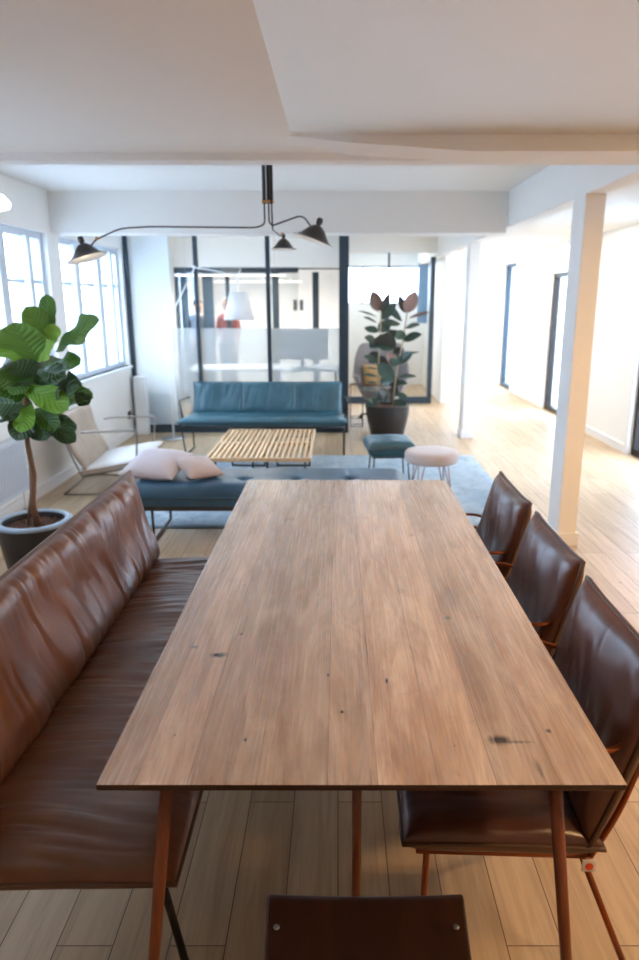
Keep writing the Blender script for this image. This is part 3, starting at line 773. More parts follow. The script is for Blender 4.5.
FIG = [
    ((-1.556,3.83,1.41),(-1.632,3.75,1.593),0.157,(0.3,-1,0.4),'g'),
    ((-1.564,3.83,1.41),(-1.601,3.95,1.586),0.091,(0.6,-1,0.1),'g'),
    ((-1.561,3.83,1.44),(-1.566,3.86,1.663),0.115,(0.1,-1,0.2),'g'),
    ((-1.547,3.83,1.39),(-1.524,3.8,1.505),0.099,(0.3,-1,0.2),'n'),
    ((-1.536,3.83,1.355),(-1.261,3.7,1.542),0.206,(-0.3,-0.8,0.7),'g'),
    ((-1.611,3.8,1.302),(-1.653,3.62,1.506),0.303,(-0.1,-1,0.25),'g'),
    ((-1.651,3.83,1.279),(-1.839,3.8,1.471),0.214,(0.3,-1,0.5),'n'),
    ((-1.625,3.8,1.312),(-1.477,3.62,1.408),0.131,(0.2,-1,0.5),'n'),
    ((-1.645,3.83,1.238),(-1.364,3.66,1.324),0.206,(0.1,-0.8,0.9),'g'),
    ((-1.661,3.85,1.174),(-1.746,3.75,1.296),0.249,(0,-1,0.1),'o'),
    ((-1.667,3.83,1.135),(-1.709,3.92,1.291),0.247,(0,-1,0),'o'),
    ((-1.64,3.83,1.145),(-1.371,3.62,1.201),0.214,(0.2,-1,0.6),'o'),
    ((-1.63,3.83,1.093),(-1.328,3.72,1.139),0.181,(0,-0.7,0.9),'g'),
    ((-1.704,3.74,1.187),(-1.398,3.55,1.104),0.177,(0.1,-0.9,0.8),'n'),
    ((-1.677,3.83,1.135),(-1.795,3.65,1.168),0.198,(-0.2,-0.9,0.6),'g'),
    ((-1.689,3.83,1.073),(-1.886,3.8,1.087),0.214,(0,-1,0.4),'o'),
    ((-1.673,3.78,1.08),(-1.668,3.6,0.967),0.138,(0,-1,0.3),'n'),
    ((-1.707,3.83,1.052),(-1.745,3.7,0.897),0.157,(0.1,-1,0.1),'o'),
    ((-1.704,3.83,0.988),(-1.788,3.6,1.027),0.115,(0,-0.4,1),'o'),
    ((-1.678,3.83,1.031),(-1.609,3.75,0.887),0.181,(0,-1,0.1),'o'),
    ((-1.67,3.83,1.01),(-1.404,3.65,0.978),0.124,(0.1,-0.6,0.9),'o'),
    ((-1.673,3.83,0.988),(-1.444,3.75,0.887),0.132,(0,-0.7,0.9),'o'),
    ((-1.617,3.83,1.114),(-1.563,3.9,0.998),0.165,(0,-1,0.4),'g'),
    ((-1.668,3.85,1.111),(-1.441,4.05,1.15),0.099,(0,-0.5,1),'g'),
    ((-1.667,3.85,1.215),(-1.974,4.0,1.242),0.182,(0,-1,0.5),'o'),
    ((-1.642,3.85,1.256),(-1.6,4.0,1.326),0.182,(0,-1,0.5),'o'),
    ((-1.659,3.8,1.098),(-1.664,3.7,1.212),0.196,(0,-1,0.3),'o'),
    ((-1.655,3.8,1.221),(-1.717,3.65,1.158),0.155,(-0.2,-0.8,0.7),'g'),
    ((-1.639,3.82,1.259),(-1.421,3.6,1.262),0.148,(0.3,-0.9,0.4),'o'),
    ((-1.676,3.8,1.035),(-1.736,3.65,0.999),0.147,(-0.2,-0.8,0.6),'o'),
    ((-1.672,3.82,1.053),(-1.514,3.66,0.967),0.14,(0.2,-0.9,0.5),'g'),
    ((-1.64,3.83,1.197),(-1.472,3.6,1.145),0.148,(0.1,-1,0.2),'o'),
    ((-1.639,3.84,1.339),(-1.772,3.95,1.309),0.149,(0,-1,0.3),'o'),
    ((-1.661,3.84,1.318),(-1.898,4.0,1.337),0.182,(0,-0.9,0.5),'o'),
    ((-1.549,3.83,1.38),(-1.633,3.9,1.476),0.099,(0.2,-1,0.2),'o'),
    ((-1.69,3.8,1.18),(-1.811,3.7,1.232),0.164,(0,-0.8,0.7),'g'),
    ((-1.627,3.86,1.141),(-1.465,4.0,1.177),0.15,(0.1,-0.9,0.5),'o'),
    ((-1.419,3.75,1.145),(-1.336,3.7,1.092),0.097,(0.3,-0.9,0.4),'o')]
t = thing('fiddle_leaf_fig', 'tall fiddle leaf fig with big green leaves on the left by the windows', 'potted plant', (-1.76, 3.83, 0))
rt = lambda p: (p[0]+1.76, p[1]-3.83, p[2])
tr = MB().tube([rt(p) for p in ((-1.74,3.83,.36),(-1.755,3.83,.5),(-1.735,3.84,.66),(-1.745,3.83,.85),(-1.73,3.83,1.1),(-1.715,3.83,1.3),(-1.70,3.83,1.5))], [.022,.017,.016,.015,.013,.010,.006], 12)
tr.build('trunk', M['bark'], t, smooth=True)
MB().tube([rt(p) for p in ((-1.80,3.84,.36),(-1.765,3.85,.56),(-1.75,3.84,.72))], [.009,.008,.006], 8).build('shoot', M['bark'], t, smooth=True)
for i, (b, tp, w, nr, k) in enumerate(FIG):
    leafobj(t, rt(b), rt(tp), w, nr, M[{'n': 'fig_leaf_bright', 'g': 'fig_leaf', 'o': 'fig_leaf_dark'}[k]], 'fig', .12, .085, i*1.7)
pot = thing('plant_pot', 'round black planter with painted sky sheen on its rim, holding the fiddle leaf fig', 'planter', (-1.76, 3.83, 0))
MB().lathe([(.135, 0), (.15, .02), (.205, .375), (.208, .392), (.204, .40), (.172, .40), (.168, .39), (.165, .35)], n=48).build('pot_body', M['black'], pot, smooth=True, angle=40)
MB().lathe([(.170, .395), (.172, .404), (.205, .404), (.211, .398), (.211, .385), (.207, .385)], n=48, cap=False).build('rim', M['sky_sheen_rim'], pot, smooth=True)
def soilf(a, b):
    r = .167*a; th = 2*pi*b; return Vector((r*cos(th), r*sin(th), .362+.014*noise.noise(Vector((r*40*cos(th), r*40*sin(th), 2)))))
MB().grid(soilf, 20, 60).build('soil', M['soil'], pot, smooth=True, weld=True)

RUB = [
    ((0.477,8.38,1.489),(0.404,8.38,1.728),0.154,(0,-1,0.2),'y'),
    ((0.508,8.38,1.479),(0.593,8.28,1.697),0.099,(0.4,-1,0.1),'d'),
    ((0.458,8.38,1.43),(0.238,8.28,1.516),0.065,(0,-0.5,1),'d'),
    ((0.459,8.38,1.361),(0.302,8.26,1.439),0.109,(0,-0.6,1),'d'),
    ((0.471,8.38,1.252),(0.317,8.48,1.318),0.124,(0,-0.7,0.8),'d'),
    ((0.473,8.38,1.118),(0.316,8.26,1.208),0.149,(0,-0.8,0.7),'d'),
    ((0.486,8.38,0.91),(0.307,8.28,0.989),0.124,(0,-0.7,0.8),'d'),
    ((0.474,8.38,0.736),(0.301,8.28,0.778),0.085,(0,-0.6,1),'d'),
    ((0.469,8.38,0.654),(0.313,8.48,0.659),0.07,(0,-0.5,1),'d'),
    ((0.49,8.38,1.062),(0.599,8.18,1.251),0.236,(0.2,-1,0.1),'d'),
    ((0.496,8.38,1.202),(0.67,8.28,1.069),0.224,(0,-1,0.3),'d'),
    ((0.486,8.38,0.9),(0.657,8.23,0.692),0.174,(0,-1,0.3),'d'),
    ((0.51,8.38,0.654),(0.672,8.28,0.757),0.149,(0,-1,0.4),'d'),
    ((0.499,8.38,1.4),(0.677,8.38,1.587),0.124,(0,-1,0.3),'d'),
    ((0.567,8.38,1.577),(0.739,8.28,1.384),0.085,(-0.4,-1,0.3),'d'),
    ((0.79,8.38,1.479),(0.709,8.38,1.678),0.09,(-0.2,-1,0.1),'d'),
    ((0.794,8.38,1.479),(0.903,8.33,1.72),0.164,(0.1,-1,0.2),'y'),
    ((0.832,8.38,1.416),(1.055,8.28,1.5),0.085,(0,-0.6,1),'y'),
    ((0.795,8.38,1.306),(0.948,8.28,1.354),0.109,(0,-0.7,0.9),'d'),
    ((0.77,8.38,1.162),(0.969,8.26,1.244),0.144,(0,-0.8,0.8),'d'),
    ((0.757,8.38,1.182),(0.609,8.48,1.288),0.109,(0,-0.8,0.8),'d'),
    ((0.741,8.38,0.981),(0.98,8.48,1.035),0.065,(0,-0.5,1),'d'),
    ((0.732,8.38,0.91),(0.873,8.28,1.029),0.129,(0,-0.9,0.6),'d'),
    ((0.712,8.38,0.88),(0.856,8.48,0.871),0.065,(0,-0.5,1),'d'),
    ((0.726,8.38,0.732),(0.929,8.28,0.757),0.09,(0,-0.6,1),'d'),
    ((0.707,8.38,0.664),(0.821,8.28,0.662),0.09,(0,-0.7,0.8),'d'),
    ((0.692,8.38,0.859),(0.58,8.28,1.029),0.124,(0,-1,0.2),'y'),
    ((0.689,8.38,0.53),(0.836,8.28,0.498),0.085,(0,-0.7,0.8),'d'),
    ((0.649,8.38,0.425),(0.504,8.26,0.607),0.139,(0,-1,0.4),'d'),
    ((0.473,8.38,0.405),(0.349,8.28,0.481),0.099,(0,-0.7,0.8),'d'),
    ((0.487,8.38,0.818),(0.329,8.28,0.858),0.06,(0,-0.4,1),'d'),
    ((0.485,8.38,0.571),(0.249,8.28,0.609),0.06,(0,-0.4,1),'d'),
    ((0.51,8.38,1.361),(0.751,8.48,1.358),0.124,(0,-0.8,0.8),'d'),
    ((0.495,8.38,0.981),(0.584,8.43,0.793),0.149,(0,-1,0.1),'d'),
    ((0.718,8.38,0.613),(0.59,8.43,0.46),0.124,(0,-1,0.3),'d'),
    ((0.481,8.38,1.262),(0.614,8.43,1.379),0.149,(0,-1,0.3),'d'),
    ((0.488,8.38,1.162),(0.377,8.28,1.088),0.149,(0,-0.8,0.6),'d'),
    ((0.73,8.38,1.001),(0.633,8.28,0.868),0.149,(0,-1,0.2),'d'),
    ((0.705,8.38,0.736),(0.632,8.48,0.601),0.149,(0,-1,0.2),'d'),
    ((0.785,8.38,1.262),(0.687,8.28,1.187),0.124,(0,-1,0.2),'d'),
    ((0.481,8.38,0.551),(0.579,8.28,0.461),0.149,(0,-1,0.3),'d'),
    ((0.484,8.38,1.021),(0.367,8.48,0.891),0.139,(0,-1,0.3),'d'),
    ((0.472,8.38,0.467),(0.331,8.23,0.385),0.124,(0,-0.8,0.8),'d'),
    ((0.691,8.38,0.446),(0.813,8.23,0.396),0.124,(0,-0.8,0.8),'d'),
    ((0.77,8.38,1.062),(0.663,8.43,0.977),0.124,(0,-1,0.2),'d')]
t = thing('rubber_plant', 'dark leaved rubber plant with two upright stems beside the black post', 'potted plant', (.60, 8.38, 0))
rr = lambda p: (p[0]-.60, p[1]-8.38, p[2])
MB().tube([rr(p) for p in ((.49,8.40,.38),(.485,8.38,.9),(.50,8.38,1.3),(.505,8.38,1.58))], [.012,.011,.009,.006], 10).build('stem', M['rubber_stem'], t, smooth=True)
MB().tube([rr(p) for p in ((.66,8.38,.38),(.70,8.36,.8),(.77,8.38,1.15),(.82,8.38,1.56))], [.012,.011,.009,.006], 10).build('stem', M['rubber_stem'], t, smooth=True)
for i, (b, tp, w, nr, k) in enumerate(RUB):
    leafobj(t, rr(b), rr(tp), w, nr, M[{'y': 'rubber_leaf_young', 'd': 'rubber_leaf'}[k]], 'oval', .10, .0, i)
pot = thing('plant_pot', 'round dark grey planter holding the rubber plant behind the teal footstool', 'planter', (.60, 8.38, 0))
MB().lathe([(.185, 0), (.20, .02), (.262, .30), (.265, .395), (.258, .40), (.238, .40), (.235, .35)], n=48).build('pot_body', M['black'], pot, smooth=True, angle=40)
def soilf2(a, b):
    r = .237*a; th = 2*pi*b; return Vector((r*cos(th), r*sin(th), .362+.014*noise.noise(Vector((r*40*cos(th), r*40*sin(th), 2)))))
MB().grid(soilf2, 20, 60).build('soil', M['soil'], pot, smooth=True, weld=True)

# ------------------------------------------------------------------ three-arm ceiling lamp
t = thing('ceiling_lamp', 'black three-arm ceiling lamp with flared shades hanging over the lounge', 'ceiling lamp', (-.425, 4.5, 2.55))
R_ = lambda p: (p[0]+.425, p[1]-4.5, p[2]-2.55)
MB().lathe([(.0, -.03), (.06, -.03), (.07, -.02), (.07, .0), (0, .0)], n=32).build('canopy', M['black'], t, smooth=True, angle=40)
for dx, dy in ((-.022, 0), (.003, .012), (.022, -.004)):
    MB().tube([(dx, dy, -.02), (dx, dy, -.355)], .0115, 12).build('stem', M['black'], t, smooth=True)
MB().box(-.036, .036, -.014, .024, -.352, -.337).build('collar', M['brass'], t, bevel=.003)
def shade(parent, apex, axis, r, h, armend, bulb_on=True):
    """flared shade with knob; axis points down out of the opening"""
    ax = Vector(axis).normalized(); q = Vector((0,0,-1)).rotation_difference(ax).to_matrix().to_4x4()
    prof = [(.012, 0), (.03, -.006), (.05, -.02), (.068, -.04), (.085, -.058), (.104, -.072), (.122, -.080), (.13, -.082)]
    k = r/.13; prof = [(a*k, b*k*h) for a, b in prof]
    s = MB().lathe(prof, apex, 40, q, cap=False).build('lamp_shade', M['black'], parent, smooth=True, solid=0)
    MB().lathe([(a*.985, b-.0025) for a, b in prof], apex, 40, q, cap=False).build('shade_lining', M['shade_white'], s, smooth=True)
    kn = [(.0, .046), (.014, .044), (.019, .034), (.019, .012), (.012, -.004), (.013, -.012)]
    MB().lathe([(a*k, b*k) for a, b in kn], apex, 20, q).build('knob', M['black'], s, smooth=True)
    c = Vector(apex)+ax*.045*k
    MB().ball(c, .018*k, 12, 8).build('bulb', M['bulb'], s, smooth=True)
    return s
L_ = R_((-1.572, 4.5, 1.965)); Rr = R_((-.118, 4.42, 2.063)); Sm = R_((-.372, 5.0, 2.035))
shade(t, L_, (.30, -.03, -1), .124, 1.15, None)
shade(t, Rr, (-.36, -.02, -1), .126, 1.15, None)
shade(t, Sm, (.0, -.02, -1), .088, 1.25, None)
rb = .0048
MB().tube([R_((-.447, 4.5, 2.20)), R_((-.447, 4.5, 2.075)), R_((-.50, 4.5, 2.057)), R_((-1.149, 4.5, 2.063)), R_((-1.335, 4.5, 2.052)), R_((-1.49, 4.5, 1.985)), R_((-1.515, 4.48, 1.945))], rb, 8, smooth_corners=.05).build('arm', M['black'], t, smooth=True)
MB().tube([R_((-.422, 4.512, 2.20)), R_((-.422, 4.51, 2.09)), R_((-.40, 4.5, 2.068)), R_((-.235, 4.45, 2.118)), R_((-.20, 4.44, 2.108)), R_((-.155, 4.43, 2.045))], rb, 8, smooth_corners=.03).build('arm', M['black'], t, smooth=True)
MB().tube([R_((-.403, 4.496, 2.20)), R_((-.40, 4.5, 2.045)), R_((-.385, 4.9, 2.04)), R_((-.373, 4.99, 2.065))], rb, 8, smooth_corners=.03).build('arm', M['black'], t, smooth=True)
for p in (R_((-1.478, 4.49, 1.995)), R_((-.160, 4.43, 2.052)), R_((-.378, 4.975, 2.062))):
    MB().ball(p, .010, 10, 8).build('joint', M['brass'], t, smooth=True)

# opal lamp at the left edge
t = thing('pendant_lamp', 'white glowing opal ceiling lamp cut off at the left edge', 'pendant lamp', (-1.97, 4.0, 2.55))
MB().tube([(0,0,0), (0,0,-.33)], .006).build('cord', M['black'], t, smooth=True)
MB().lathe([(0,0), (.05,0), (.05,-.02), (0,-.025)], n=24).build('canopy', M['black'], t, smooth=True)
MB().lathe([(.03,-.32), (.09,-.335), (.16,-.37), (.19,-.405), (.185,-.435), (.12,-.452), (0,-.458)], n=40, cap=False).build('diffuser', M['globe'], t, smooth=True)
MB().lathe([(.0,-.305), (.035,-.308), (.095,-.328), (.166,-.364), (.16,-.37), (.09,-.335), (.0,-.32)], n=40, cap=False).build('lamp_cap', M['silver'], t, smooth=True)

# ------------------------------------------------------------------ floor lamp
t = thing('floor_lamp', 'white jointed arc floor lamp with cotton cone shade behind the sofa', 'floor lamp', (-1.99, 8.28, 0))
F = lambda p: (p[0]+1.99, p[1]-8.28, p[2])
MB().lathe([(0,0), (.15,0), (.15,.008), (.14,.014), (.02,.016), (.012,.03), (0,.03)], n=36).build('base', M['silver'], t, smooth=True, angle=40)
MB().tube([(0,0,.02), (0,0,.65), (-.025,0,1.31)], [.012,.010,.008], 10).build('pole', M['white_metal'], t, smooth=True)
MB().tube([(-.025,0,1.31), F((-1.633, 8.28, 1.985))], .0075, 10).build('arm', M['white_metal'], t, smooth=True)
MB().tube([F((-1.66, 8.28, 1.985)), F((-1.40, 8.26, 1.945)), F((-1.14, 8.22, 1.885)), F((-1.14,8.22,1.80))], .006, 10, smooth_corners=.03).build('arm', M['white_metal'], t, smooth=True)
for p in ((-.025,0,1.31), F((-1.64, 8.28, 1.985))): MB().ball(p, .018, 12, 8).build('joint', M['white_metal'], t, smooth=True)
MB().tube([F((-1.14,8.22,1.81)), F((-1.165,8.22,1.86)), F((-1.12,8.22,1.93)), F((-1.10,8.22,1.965))], .005, 8, smooth_corners=.03).build('hook', M['white_metal'], t, smooth=True)
sh = MB().lathe([(.095, 1.715), (.172, 1.405)], F((-1.14, 8.22, 0)), 40, cap=False).build('lamp_shade', M['lampshade'], t, smooth=True, solid=.003)
MB().tube([F((-1.14,8.22,1.81)), F((-1.14,8.22,1.60))], .005).build('shade_stem', M['white_metal'], t, smooth=True)
MB().tube([F((-1.235,8.22,1.71)), F((-1.045,8.22,1.71))], .003).build('spider', M['white_metal'], sh, smooth=True)

# ------------------------------------------------------------------ behind the partition
t = thing('desk', 'long white office desk behind the frosted glass', 'desk', (-.98, 9.55, 0))
MB().box(-1.0, 1.0, -.4, .4, .71, .74).build('desktop', M['white_metal'], t, bevel=.003)
for sx in (-1, 1):
    for sy in (-1, 1): MB().box(sx*.95-.02, sx*.95+.02, sy*.36-.02, sy*.36+.02, 0, .71).build('leg', M['silver'], t)
t = thing('monitor', 'wide dark computer screen standing on the desk behind the frosted glass', 'monitor', (-.47, 9.30, .74))
MB().box(-.34, .34, -.015, .015, .12, .51).build('screen', M['screen'], t, bevel=.005)
MB().box(-.03, .03, .015, .04, .01, .30).build('stand', M['silver'], t); MB().box(-.13, .13, -.07, .13, 0, .012).build('foot', M['silver'], t, bevel=.004)
t = thing('cabinet', 'pale blue low cabinet behind the frosted glass left of the sofa', 'cabinet', (-2.29, 9.05, 0))
MB().box(-.22, .22, -.2, .2, .05, .63).build('body', M['window_frame'], t, bevel=.004)
for sx in (-1, 1):
    d = MB().box(min(0, sx*.215)+.004, max(0, sx*.215)-.004, -.217, -.2, .07, .61).build('door', M['window_frame'], t, bevel=.002)
    MB().box(sx*.03-.006, sx*.03+.006, -.23, -.217, .35, .45).build('handle', M['silver'], d)
MB().box(-.2, .2, -.18, .18, 0, .05).build('plinth', M['black'], t)
for i, (x, y, w, z) in enumerate(((-1.55, 10.4, 1.6, 1.955), (-1.35, 12.2, 1.5, 1.91))):
    t = thing('linear_light', ['long slim office light hanging just in front of the dark bar', 'long slim office light hanging behind the dark posts'][i], 'office light', (x, y, z), 0, 'office strip lights')
    MB().box(-w/2, w/2, -.02, .02, .012, .030).build('housing', M['white_metal'], t); MB().box(-w/2+.01, w/2-.01, -.018, .018, .0, .012).build('diffuser', M['led'], t)
    for s in (-1, 1): MB().tube([(s*w*.4, 0, .035), (s*w*.4, 0, 2.55-z)], .002, 6).build('cord', M['silver'], t)

# people in the office, standing behind the dark posts
def person(label, loc, rz, top_mat, hair_mat, s=1.0, arm=0):
    t = thing('person', label, 'person', loc, rz)
    J = {'pel': (0,0,.93,.125), 'wa': (0,0,1.08,.115), 'ch': (0,0,1.26,.135), 'nb': (0,0,1.41,.075), 'nk': (0,-.005,1.47,.052), 'hd': (0,-.01,1.50,.05),
         'sl': (.16,0,1.37,.058), 'el': (.21,.02,1.10,.043), 'wl': (.20,-.10,.90,.028), 'sr': (-.16,0,1.37,.058), 'er': (-.22,0,1.10,.043), 'wr': (-.16,-.2,1.02,.028),
         'hl': (.09,0,.88,.088), 'kl': (.10,-.02,.50,.058), 'al': (.10,.01,.09,.04), 'tl': (.10,-.14,.04,.035), 'hr': (-.09,0,.88,.088), 'kr': (-.10,-.02,.50,.058), 'ar': (-.10,.01,.09,.04), 'tr': (-.10,-.14,.04,.035)}
    E = [('pel','wa'),('wa','ch'),('ch','nb'),('nb','nk'),('nk','hd'),('nb','sl'),('sl','el'),('el','wl'),('nb','sr'),('sr','er'),('er','wr'),('pel','hl'),('hl','kl'),('kl','al'),('al','tl'),('pel','hr'),('hr','kr'),('kr','ar'),('ar','tr')]
    def skin(name, J, E, mat, root, grow=0, sub=2):
        ks = list(J); me = bpy.data.meshes.new(name); me.from_pydata([J[k][:3] for k in ks], [(ks.index(a), ks.index(b)) for a, b in E], [])
        o = bpy.data.objects.new(name, me); COL.objects.link(o); o.parent = t
        sk = o.modifiers.new('skin', 'SKIN'); sk.use_smooth_shade = True
        for i, k in enumerate(ks):
            v = me.skin_vertices[0].data[i]; v.radius = (J[k][3]+grow, (J[k][3]+grow)*(.8 if k in ('pel','wa','ch') else 1)); v.use_root = (k == root)
        sb = o.modifiers.new('sub', 'SUBSURF'); sb.levels = sub; sb.render_levels = sub
        me.materials.append(mat); return o
    skin('body', J, E, M['skin'], 'pel')
    tk = ['pel','wa','ch','nb','sl','el','sr','er']
    skin('shirt', {k: J[k] for k in tk}, [e for e in E if e[0] in tk and e[1] in tk], top_mat, 'pel', .014)
    tk = ['pel','hl','kl','al','hr','kr','ar']
    skin('trousers', {k: J[k] for k in tk}, [e for e in E if e[0] in tk and e[1] in tk], M['dark_cloth'], 'pel', .012)
    h = MB(); h.ball((0, -.015, 1.60), .085, 20, 14, .88, 1.0, 1.28); h.ball((0, -.105, 1.585), .014, 8, 6, .8, 1, 1.3)
    for s_ in (-1, 1): h.ball((s_*.078, -.01, 1.59), .02, 8, 6, .4, .8, 1.2)
    h.build('head', M['skin'], t, smooth=True)
    hr = MB(); hr.ball((0, .008, 1.628), .093, 20, 14, .93, 1.0, 1.08); hr.build('hair', hair_mat, t, smooth=True)
    for s_ in (-1, 1): MB().ball((s_*.032, -.092, 1.605), .009, 8, 6).build('eye', M['black_plastic'], t, smooth=True)
    MB().ball((0, -.094, 1.545), .016, 8, 6, 1.4, .5, .3).build('mouth', M['red_cloth'], t, smooth=True)
    for s_, w in ((1, 'wl'), (-1, 'wr')):
        x, y, z, _ = J[w]; hd = MB()
        hd.ball((x, y-.02, z-.05), .04, 12, 8, .55, .8, 1.1)
        for k in range(4): hd.tube([(x, y-.045+.018*k, z-.08), (x, y-.05+.018*k, z-.12-.01*(k in (1, 2))), (x-.01*s_, y-.048+.018*k, z-.145-.01*(k in (1, 2)))], [.008, .007, .005], 6)
        hd.tube([(x, y-.045, z-.04), (x-.01*s_, y-.075, z-.07), (x-.012*s_, y-.08, z-.095)], [.009, .008, .006], 6)
        hd.build('hand', M['skin'], t, smooth=True)
    t.scale = (s, s, s); return t
person('person with dark hair in a grey-blue top, standing behind the office posts', (-2.36, 12.05, 0), radians(20), M['blue_cloth'], M['hair'], .95)
person('person in a red top standing in the office, partly behind the lamp shade', (-1.86, 12.05, 0), radians(-25), M['red_cloth'], M['hair_fair'], .96)

# grey swivel tub chair and wire side table behind the rubber plant
t = thing('swivel_chair', 'grey felt high-backed tub chair on a black star base behind the rubber plant', 'office chair', (.60, 9.62, 0), radians(0))
m = MB()
def tub(a, b):
    th = radians(-215+250*a); z = .30+.74*b; r = .235+.17*b**.8; top = .10*(1-abs(2*a-1)**2)*b
    return Vector((r*cos(th+radians(180))*1.0, -r*sin(th+radians(180))*.80*-1+.0, z-(.42*b if abs(2*a-1) > .62 else .42*b*max(0, (abs(2*a-1)-.30)/.32)**2)))
m.grid(tub, 48, 14); m.build('shell', M['grey_felt'], t, smooth=True, solid=.03)
MB().lathe([(0,.30), (.22,.30), (.25,.33), (.26,.42), (.24,.455), (0,.46)], n=36).build('seat', M['grey_felt'], t, smooth=True)
MB().tube([(0,0,.06), (0,0,.30)], [.025,.02], 12).build('pedestal', M['black'], t, smooth=True)
for k in range(5):
    a = radians(90+72*k); l = MB().tube([(0,0,.09), (.29*cos(a), .29*sin(a), .065)], [.02,.012], 8).build('foot', M['black'], t, smooth=True)
    MB().lathe([(0,-.012), (.027,-.012), (.03,-.006), (.03,.006), (.027,.012), (0,.012)], (.29*cos(a), .29*sin(a), .03), 16, Matrix.Rotation(pi/2, 4, 'X')).build('caster', M['black_plastic'], l, smooth=True)
mb, rim = cushion(.36, .30, .12, (0,0,0), (1,0,0), (0,0,1), (0,-1,0), 24, 24, .003, 6, 4, 0, 2.8, 2.8, .05)
o = mb.build('pillow', M['orange_felt'], None, smooth=True, weld=True); o.location = (.52, 9.70, 1.02-.41); tag(o, 'pale orange pillow inside the grey tub chair', 'pillow')
t = thing('wire_side_table', 'small black wire side table between the post and the rubber plant', 'side table', (.245, 9.12, 0))
for z in (.012, .12, .56): MB().tube([(-.085,-.085,z), (.085,-.085,z), (.085,.085,z), (-.085,.085,z)], .005, 6, closed=True).build('ring', M['black'], t, smooth=True)
MB().box(-.085, .085, -.085, .085, .56, .566).build('tabletop', M['black'], t)
for sx in (-1, 1):
    for sy in (-1, 1): MB().tube([(sx*.08, sy*.08, .56), (sx*.08, sy*.08, .0)], .005, 6).build('leg', M['black'], t, smooth=True)
t = thing('roller_blind', 'narrow blue-grey blind hanging at the right end of the back room', 'blind', (1.555, 13.2, 1.2))
MB().box(-.09, .09, -.004, .004, 0, 1.04).build('cloth', M['blue_panel'], t); MB().tube([(-.1,0,1.05), (.1,0,1.05)], .02, 12).build('roller', M['silver'], t, smooth=True)
MB().tube([(0,0,1.06), (0,0,1.35)], .006, 8).build('bracket', M['silver'], t, smooth=True)
t = thing('door_signs', 'pair of small grey plates on the white office wall', 'sign', (-.76, YF-.262, 1.42))
for dx in (-.06, .06): MB().box(dx-.035, dx+.035, 0, .012, 0, .20).build('plate', M['screen'], t)

# ceiling spots over the aisle
sp = []
for i, (x, y) in enumerate(((2.66, 10.17), (2.62, 12.29), (2.66, 8.0))):
    t = thing('ceiling_spot', ['square ceiling spot over the aisle, right of the farther column and nearer', 'square ceiling spot at the far end of the aisle', 'square ceiling spot over the aisle nearest the near column'][i], 'ceiling light', (x, y, 2.40), 0, 'square ceiling spots over the aisle')
    m = MB(); m.box(-.1, .1, -.1, -.075, -.012, 0); m.box(-.1, .1, .075, .1, -.012, 0); m.box(-.1, -.075, -.075, .075, -.012, 0); m.box(.075, .1, -.075, .075, -.012, 0)
    m.build('frame', M['window_frame'], t); MB().box(-.075, .075, -.075, .075, -.006, 0).build('diffuser', M['spot'], t)

# pale building across the street
t = thing('building', 'pale building across the street seen overexposed through the windows', 'building', (-20, 8, -.12))
m = MB().box(-4, 0, -14, 14, 0, 14)
m.build('facade', M['facade'], t)
wm = None
for j in range(9):
    for i in range(3):
        y = -12+j*2.9; z = 1.0+i*3.1
        w = MB().box(.0, .04, y, y+1.1, z, z+1.7).build('window', M['far_window'], t)

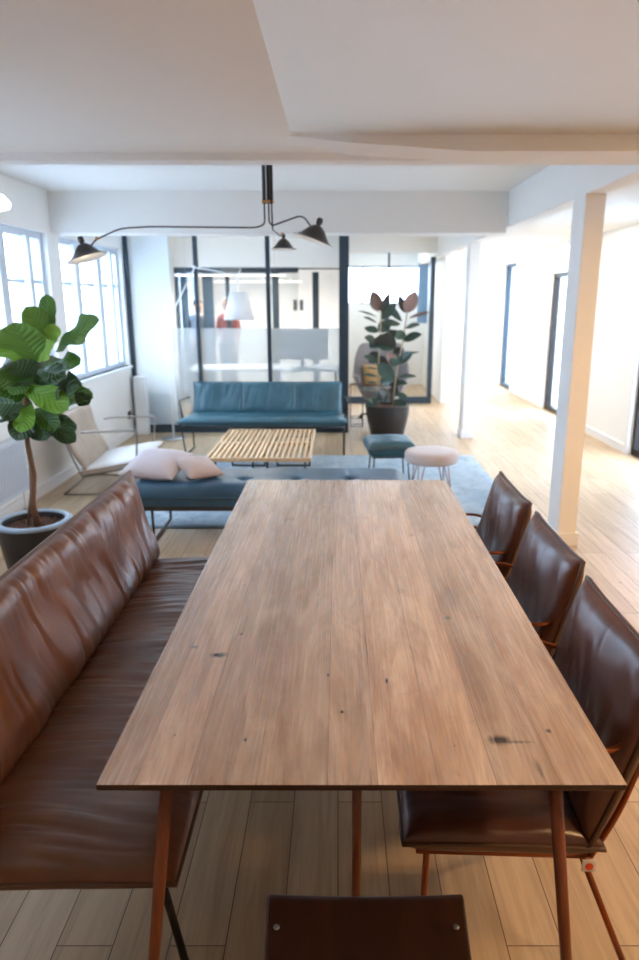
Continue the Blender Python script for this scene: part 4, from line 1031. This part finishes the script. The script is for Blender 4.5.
# ------------------------------------------------------------------ light
w = bpy.data.worlds.new('daylight'); sc.world = w; w.use_nodes = True
bg = w.node_tree.nodes['Background']; bg.inputs[0].default_value = (*s2l((202,225,255)), 1); bg.inputs[1].default_value = 9.0
def area(name, loc, rot, sx, sy, power, rgb, spread=180, portal=False):
    l = bpy.data.lights.new(name, 'AREA'); l.shape = 'RECTANGLE'; l.size = sx; l.size_y = sy; l.energy = power; l.color = s2l(rgb); l.spread = radians(spread)
    o = bpy.data.objects.new(name, l); COL.objects.link(o); o.location = loc; o.rotation_euler = rot
    if portal: l.cycles.is_portal = True
    return o
for a, b, _ in WIN: area('window_portal', (XL-.24, (a+b)/2, (WZ0+WZ1)/2), (0, radians(-90), 0), WZ1-WZ0, b-a, 1, (255,255,255), portal=True)
for a, b, h in DOORS: area('door_portal', (XR+.26, (a+b)/2, h/2), (0, radians(90), 0), h, b-a, 1, (255,255,255), portal=True)
area('window_portal', (2.35, YF+.02, 1.6), (radians(-90), 0, 0), .85, 1.25, 1, (255,255,255), portal=True)
area('window_portal', (.8, YF+.02, 1.9), (radians(-90), 0, 0), 1.3, .75, 1, (255,255,255), portal=True)
for i, (x, y) in enumerate(((2.66, 10.17), (2.62, 12.29), (2.66, 8.0))): area('spot_light', (x, y, 2.385), (0,0,0), .14, .14, 14, (255,240,222))
area('office_light', (-1.55, 10.4, 1.945), (0,0,0), 1.5, .05, 30, (255,246,232))
area('office_light', (-1.35, 12.2, 1.90), (0,0,0), 1.4, .05, 35, (255,246,232))
area('office_light', (.8, 12.6, 2.5), (0,0,0), .6, .6, 10, (255,250,244))
area('downlight', (1.5, .7, 2.27), (0,0,0), .2, .2, 9, (255,204,140))
area('downlight', (2.3, 2.6, 2.27), (0,0,0), .25, .25, 26, (255,206,146))

# ------------------------------------------------------------------ camera
cam = bpy.data.cameras.new('camera'); co = bpy.data.objects.new('camera', cam); COL.objects.link(co)
cam.sensor_fit = 'VERTICAL'; cam.sensor_height = 36; cam.lens = 36*695/960; cam.shift_x = -(338-319.5)/960
co.location = (0, 0, 1.635); co.rotation_euler = (radians(90-14.6), 0, 0)
cam.dof.use_dof = True; cam.dof.focus_distance = 1.75; cam.dof.aperture_fstop = 3.2
cam.clip_start = .02; cam.clip_end = 200
sc.camera = co
sc.view_settings.view_transform = 'Standard'; sc.view_settings.look = 'None'; sc.view_settings.gamma = 1; sc.view_settings.exposure = .95
sc.view_settings.use_curve_mapping = False
sc.cycles.use_denoising = True
sc.cycles.max_bounces = 10; sc.cycles.diffuse_bounces = 6; sc.cycles.transparent_max_bounces = 16; sc.cycles.transmission_bounces = 6
sc.cycles.sample_clamp_indirect = 6; sc.cycles.caustics_reflective = False; sc.cycles.caustics_refractive = False
